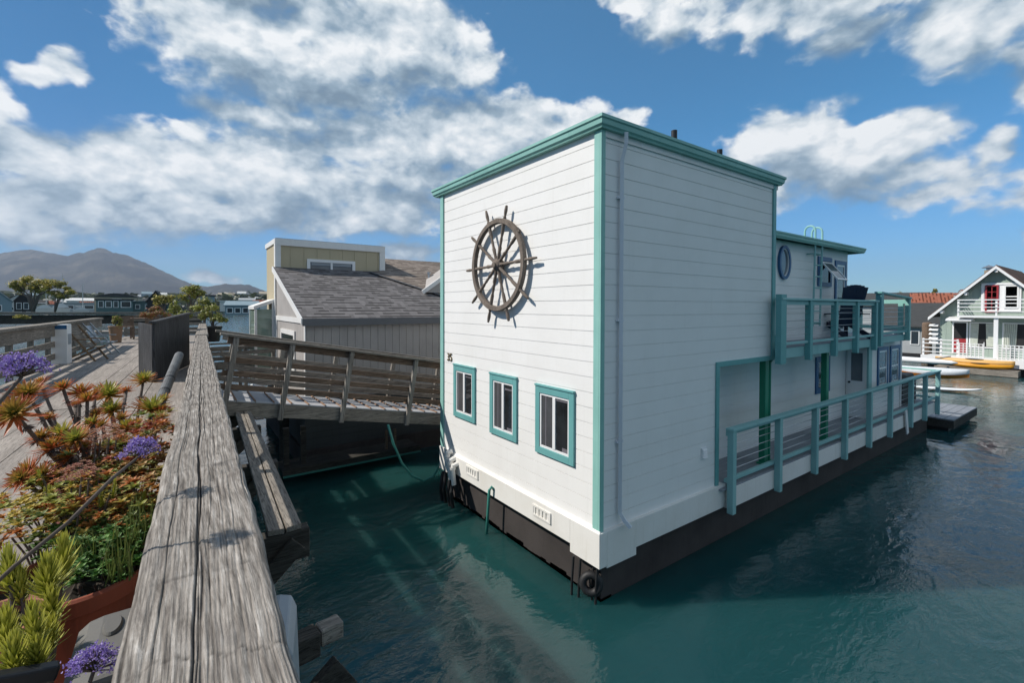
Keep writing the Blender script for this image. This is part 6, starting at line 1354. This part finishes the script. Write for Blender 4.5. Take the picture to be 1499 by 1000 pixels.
# ------------------------------------------------------------------ left shore: floating homes in a row beyond the docks
far = [(14, 42, 431, 459, 60, 'white_wall', 'dark_roof', 'front', 'white cottage with dark roof behind the broad flat-topped tree', 'floating home', [(0.15, 0.35, 0.3, 0.6), (0.6, 0.8, 0.1, 0.7)]),
       (26, 43, 430, 456, 57, 'black_wall', 'dark_roof', 'front', 'narrow black gabled house front under the broad flat-topped tree', 'floating home', [(0.12, 0.45, 0.2, 0.85), (0.55, 0.88, 0.2, 0.85)]),
       (-14, 11, 428, 459, 55, 'bluegrey_wall', 'grey_wall', 'front', 'pale blue gabled houseboat cut by the left edge of the photo', 'floating home', [(0.3, 0.6, 0.2, 0.7)]),
       (151, 199, 430, 459, 72, 'beige_wall', 'dark_roof', 'arch', 'large beige house with an arched roof behind the blue-trimmed one', 'floating home', [(0.06, 0.25, 0.62, 0.82), (0.40, 0.62, 0.66, 0.9), (0.78, 0.94, 0.6, 0.8)]),
       (148, 188, 438, 461, 62, 'teal_wall', 'dark_roof', 'flat', 'dark teal house with a white-railed upper deck and tall windows', 'floating home', [(0.05, 0.2, 0.5, 0.95), (0.24, 0.42, 0.5, 0.95), (0.46, 0.6, 0.5, 0.95), (0.66, 0.95, 0.5, 0.95)]),
       (200, 236, 441, 459, 66, 'teal_wall', 'teal_wall', 'flat', 'plain dull teal floating home right of the beige arched house', 'floating home', [(0.1, 0.25, 0.4, 0.8), (0.4, 0.55, 0.4, 0.8)]),
       (220, 240, 427, 459, 58, 'black_wall', 'dark_roof', 'front', 'steep black A-frame house behind the rounded olive tree', 'floating home', []),
       (244, 258, 442, 459, 60, 'teal_wall', 'dark_roof', 'front', 'small teal gabled house peeping out between the dock-end trees', 'floating home', [(0.3, 0.7, 0.2, 0.7)]),
       (296, 312, 432, 458, 60, 'bluegrey_wall', 'dark_roof', 'flat', 'dark blue-grey block behind the lime-green bush', 'floating home', []),
       (323, 334, 440, 456, 58, 'white_wall', 'white_wall', 'flat', 'plain white box-shaped house right of the lime-green bush', 'floating home', []),
       (329, 350, 440, 456, 62, 'black_wall', 'dark_roof', 'flat', 'dark flat-roofed house next to the plain white box', 'floating home', []),
       (336, 375, 442, 461, 55, 'bluegrey_wall', 'bluegrey_wall', 'side', 'pale blue-green house with a row of windows left of the glazed bay', 'floating home', [(0.05, 0.25, 0.2, 0.8), (0.3, 0.5, 0.2, 0.8), (0.55, 0.75, 0.2, 0.8), (0.8, 0.95, 0.2, 0.8)]),
       (98, 150, 443, 458, 85, 'grey_wall', 'grey_wall', 'flat', 'long low grey shed behind the smaller leaning tree', 'shed', [(0.1, 0.3, 0.4, 0.8), (0.5, 0.7, 0.4, 0.8)]),
       (104, 150, 437, 450, 110, 'white_wall', 'white_wall', 'side', 'long white-roofed building beyond the grey shed', 'building', []),
       (50, 66, 440, 455, 100, 'beige_wall', 'dark_roof', 'side', 'beige house glimpsed between the trunks of the two flat-topped trees', 'house', [(0.2, 0.4, 0.3, 0.7), (0.6, 0.8, 0.3, 0.7)]),
       (66, 84, 441, 456, 120, 'grey_wall', 'red_roof', 'side', 'rust-roofed grey house just left of the smaller leaning tree trunk', 'house', [(0.2, 0.4, 0.3, 0.7)]),
       (86, 104, 438, 452, 130, 'bluegrey_wall', 'grey_wall', 'side', 'blue-grey house with pale roof under the leaning tree crown', 'house', [(0.3, 0.6, 0.3, 0.7)]),
       (134, 150, 439, 452, 120, 'beige_wall', 'dark_roof', 'front', 'beige gabled house just left of the dark teal house', 'house', [(0.3, 0.7, 0.3, 0.7)]),
       (199, 216, 437, 449, 120, 'white_wall', 'dark_roof', 'side', 'white house peeping over the plain dull teal floating home', 'house', [(0.2, 0.4, 0.3, 0.7), (0.6, 0.8, 0.3, 0.7)]),
       (352, 372, 437, 446, 130, 'beige_wall', 'grey_wall', 'side', 'beige house above the pale blue-green house by the glazed bay', 'house', [(0.2, 0.4, 0.3, 0.7)]),
       (372, 392, 440, 456, 110, 'white_wall', 'red_roof', 'side', 'white rust-roofed house half behind the glazed bay window', 'house', [(0.2, 0.4, 0.3, 0.7)]),
       (120, 134, 442, 453, 95, 'grey_wall', 'red_roof', 'side', 'little rust-roofed house amid the grey sheds', 'house', [(0.2, 0.5, 0.3, 0.8)])]
for (u0, u1, vt, vb, d, wm, rm, rt, lb, ct, ws) in far:
    px_house('floating_home' if ct == 'floating home' else ct, lb, ct, u0, u1, vt, vb, d, wm, rm, rt, {'front': 0.42, 'side': 0.3, 'flat': 0.08, 'arch': 0.18}[rt], None, ws, turn=random.uniform(-0.15, 0.15), ov=0.15)
# white boats with canvas covers moored in front of the sheds
for i, (u0, u1, vt, vb, d, lb) in enumerate([(55, 75, 446, 458, 70, 'white canvas-covered boat between the two flat-topped trees'), (78, 100, 444, 458, 74, 'white cabin boat behind the smaller leaning tree'), (110, 128, 450, 459, 66, 'low white boat in front of the long grey shed')]):
    b = at((u0 + u1) / 2, vb, d); W = (u1 - u0) / F_PX * d; H = (vb - vt) / F_PX * d; t_ = thing('moored_boat', lb, 'boat', b, face_cam(b), local=True)
    mb = MB(); mb.prism([(-W / 2, -0.9, H * 0.55), (-W * 0.42, -0.9, 0), (W * 0.40, -0.9, 0), (W / 2, -0.9, H * 0.5)], (0, 1.8, 0)); mb.build('hull', 'white_wall', t_)
    mb = MB(); n = 12; poly = [(-W * 0.4 + W * 0.8 * k / n, -0.85, H * 0.56 + H * 0.42 * math.sin(math.pi * k / n) ** 0.7) for k in range(n + 1)]; mb.prism(poly, (0, 1.7, 0)); mb.build('canvas_cover', 'canvas', t_)
    mb = MB(); mb.tube([(W * 0.1, 0, H * 0.9), (W * 0.1, 0, H * (3.2 + i * 0.8))], 0.05, 6); mb.tube([(W * 0.1, 0, H * 1.15), (-W * 0.35, 0, H * 1.2)], 0.045, 6); mb.build('mast', 'white_wall', t_)
# shore houses on the foothill, too small to show parts
rdf = random.Random(77)
for i in range(26):
    u = rdf.uniform(-20, 420); v = rdf.uniform(434, 446); d = rdf.uniform(380, 520); b = at(u, v + 2, d); W = rdf.uniform(7, 14); mbh = MB(); a = rdf.uniform(-0.4, 0.4); f = (CAM - b); f.z = 0; f.normalize(); s = Vector((f.y, -f.x, 0)); H = rdf.uniform(3.5, 6)
    poly = [b - s * W / 2 - f * 4, b + s * W / 2 - f * 4, b + s * W / 2 + f * 4, b - s * W / 2 + f * 4]
    e = Vector((0, 0, H)); top = [p_ + e for p_ in poly]; r0 = (top[0] + top[3]) / 2 + Vector((0, 0, 2)); r1 = (top[1] + top[2]) / 2 + Vector((0, 0, 2))
    low = [p_ - Vector((0, 0, 6)) for p_ in poly]
    vs = low + top + [r0, r1]; mbh.add(vs, [(0, 1, 5, 4), (1, 2, 6, 5), (2, 3, 7, 6), (3, 0, 4, 7), (4, 5, 9, 8), (6, 7, 8, 9), (5, 6, 9), (7, 4, 8)])
    o = mbh.build('shore_house', rdf.choice(WM), None); tag(o, 'tiny pale house on the hazy foothills below the mountain', 'house', 'tiny houses on the foothills')
fo = MB(); rdt = random.Random(78)
for i in range(1500):
    u = rdt.uniform(-60, 520); d = rdt.uniform(330, 640); v = rdt.uniform(436, 450) - (d - 330) * 0.012; c = at(u, v, d); r = rdt.uniform(2.5, 5)
    for k in range(5):
        q = c + Vector((rdt.gauss(0, r), rdt.gauss(0, r), rdt.uniform(-r, r * 0.8))); s = Vector((rdt.uniform(-1, 1), rdt.uniform(-1, 1), rdt.uniform(-.5, .5))).normalized() * r * 0.9; b_ = s.cross(Vector((rdt.uniform(-1, 1), rdt.uniform(-1, 1), 1))).normalized() * r * 0.7
        fo.add([q - s, q - b_, q + s, q + b_], [(0, 1, 2, 3)]); cc = jit(rdt.choice(DGRN), rdt, 0.3); fo.tint(4, cc)
fo.build('far_woods', 'leaf', None, kind='stuff')

# ------------------------------------------------------------------ air between us and the mountain
mb = MB(); mb.box(-5500, 5500, -2500, 5500, -1.0, 430); hz = mb.build('haze', 'white', None, kind='stuff')
hm = bpy.data.materials.new('haze_air'); hm.use_nodes = True; ht = hm.node_tree; ht.nodes.clear()
pv = nn(ht, 'ShaderNodeVolumePrincipled'); pv.inputs['Color'].default_value = (0.66, 0.77, 0.97, 1); pv.inputs['Density'].default_value = 0.00014; pv.inputs['Anisotropy'].default_value = 0.2
ho_ = nn(ht, 'ShaderNodeOutputMaterial'); ht.links.new(pv.outputs[0], ho_.inputs['Volume'])
hz.data.materials.clear(); hz.data.materials.append(hm)
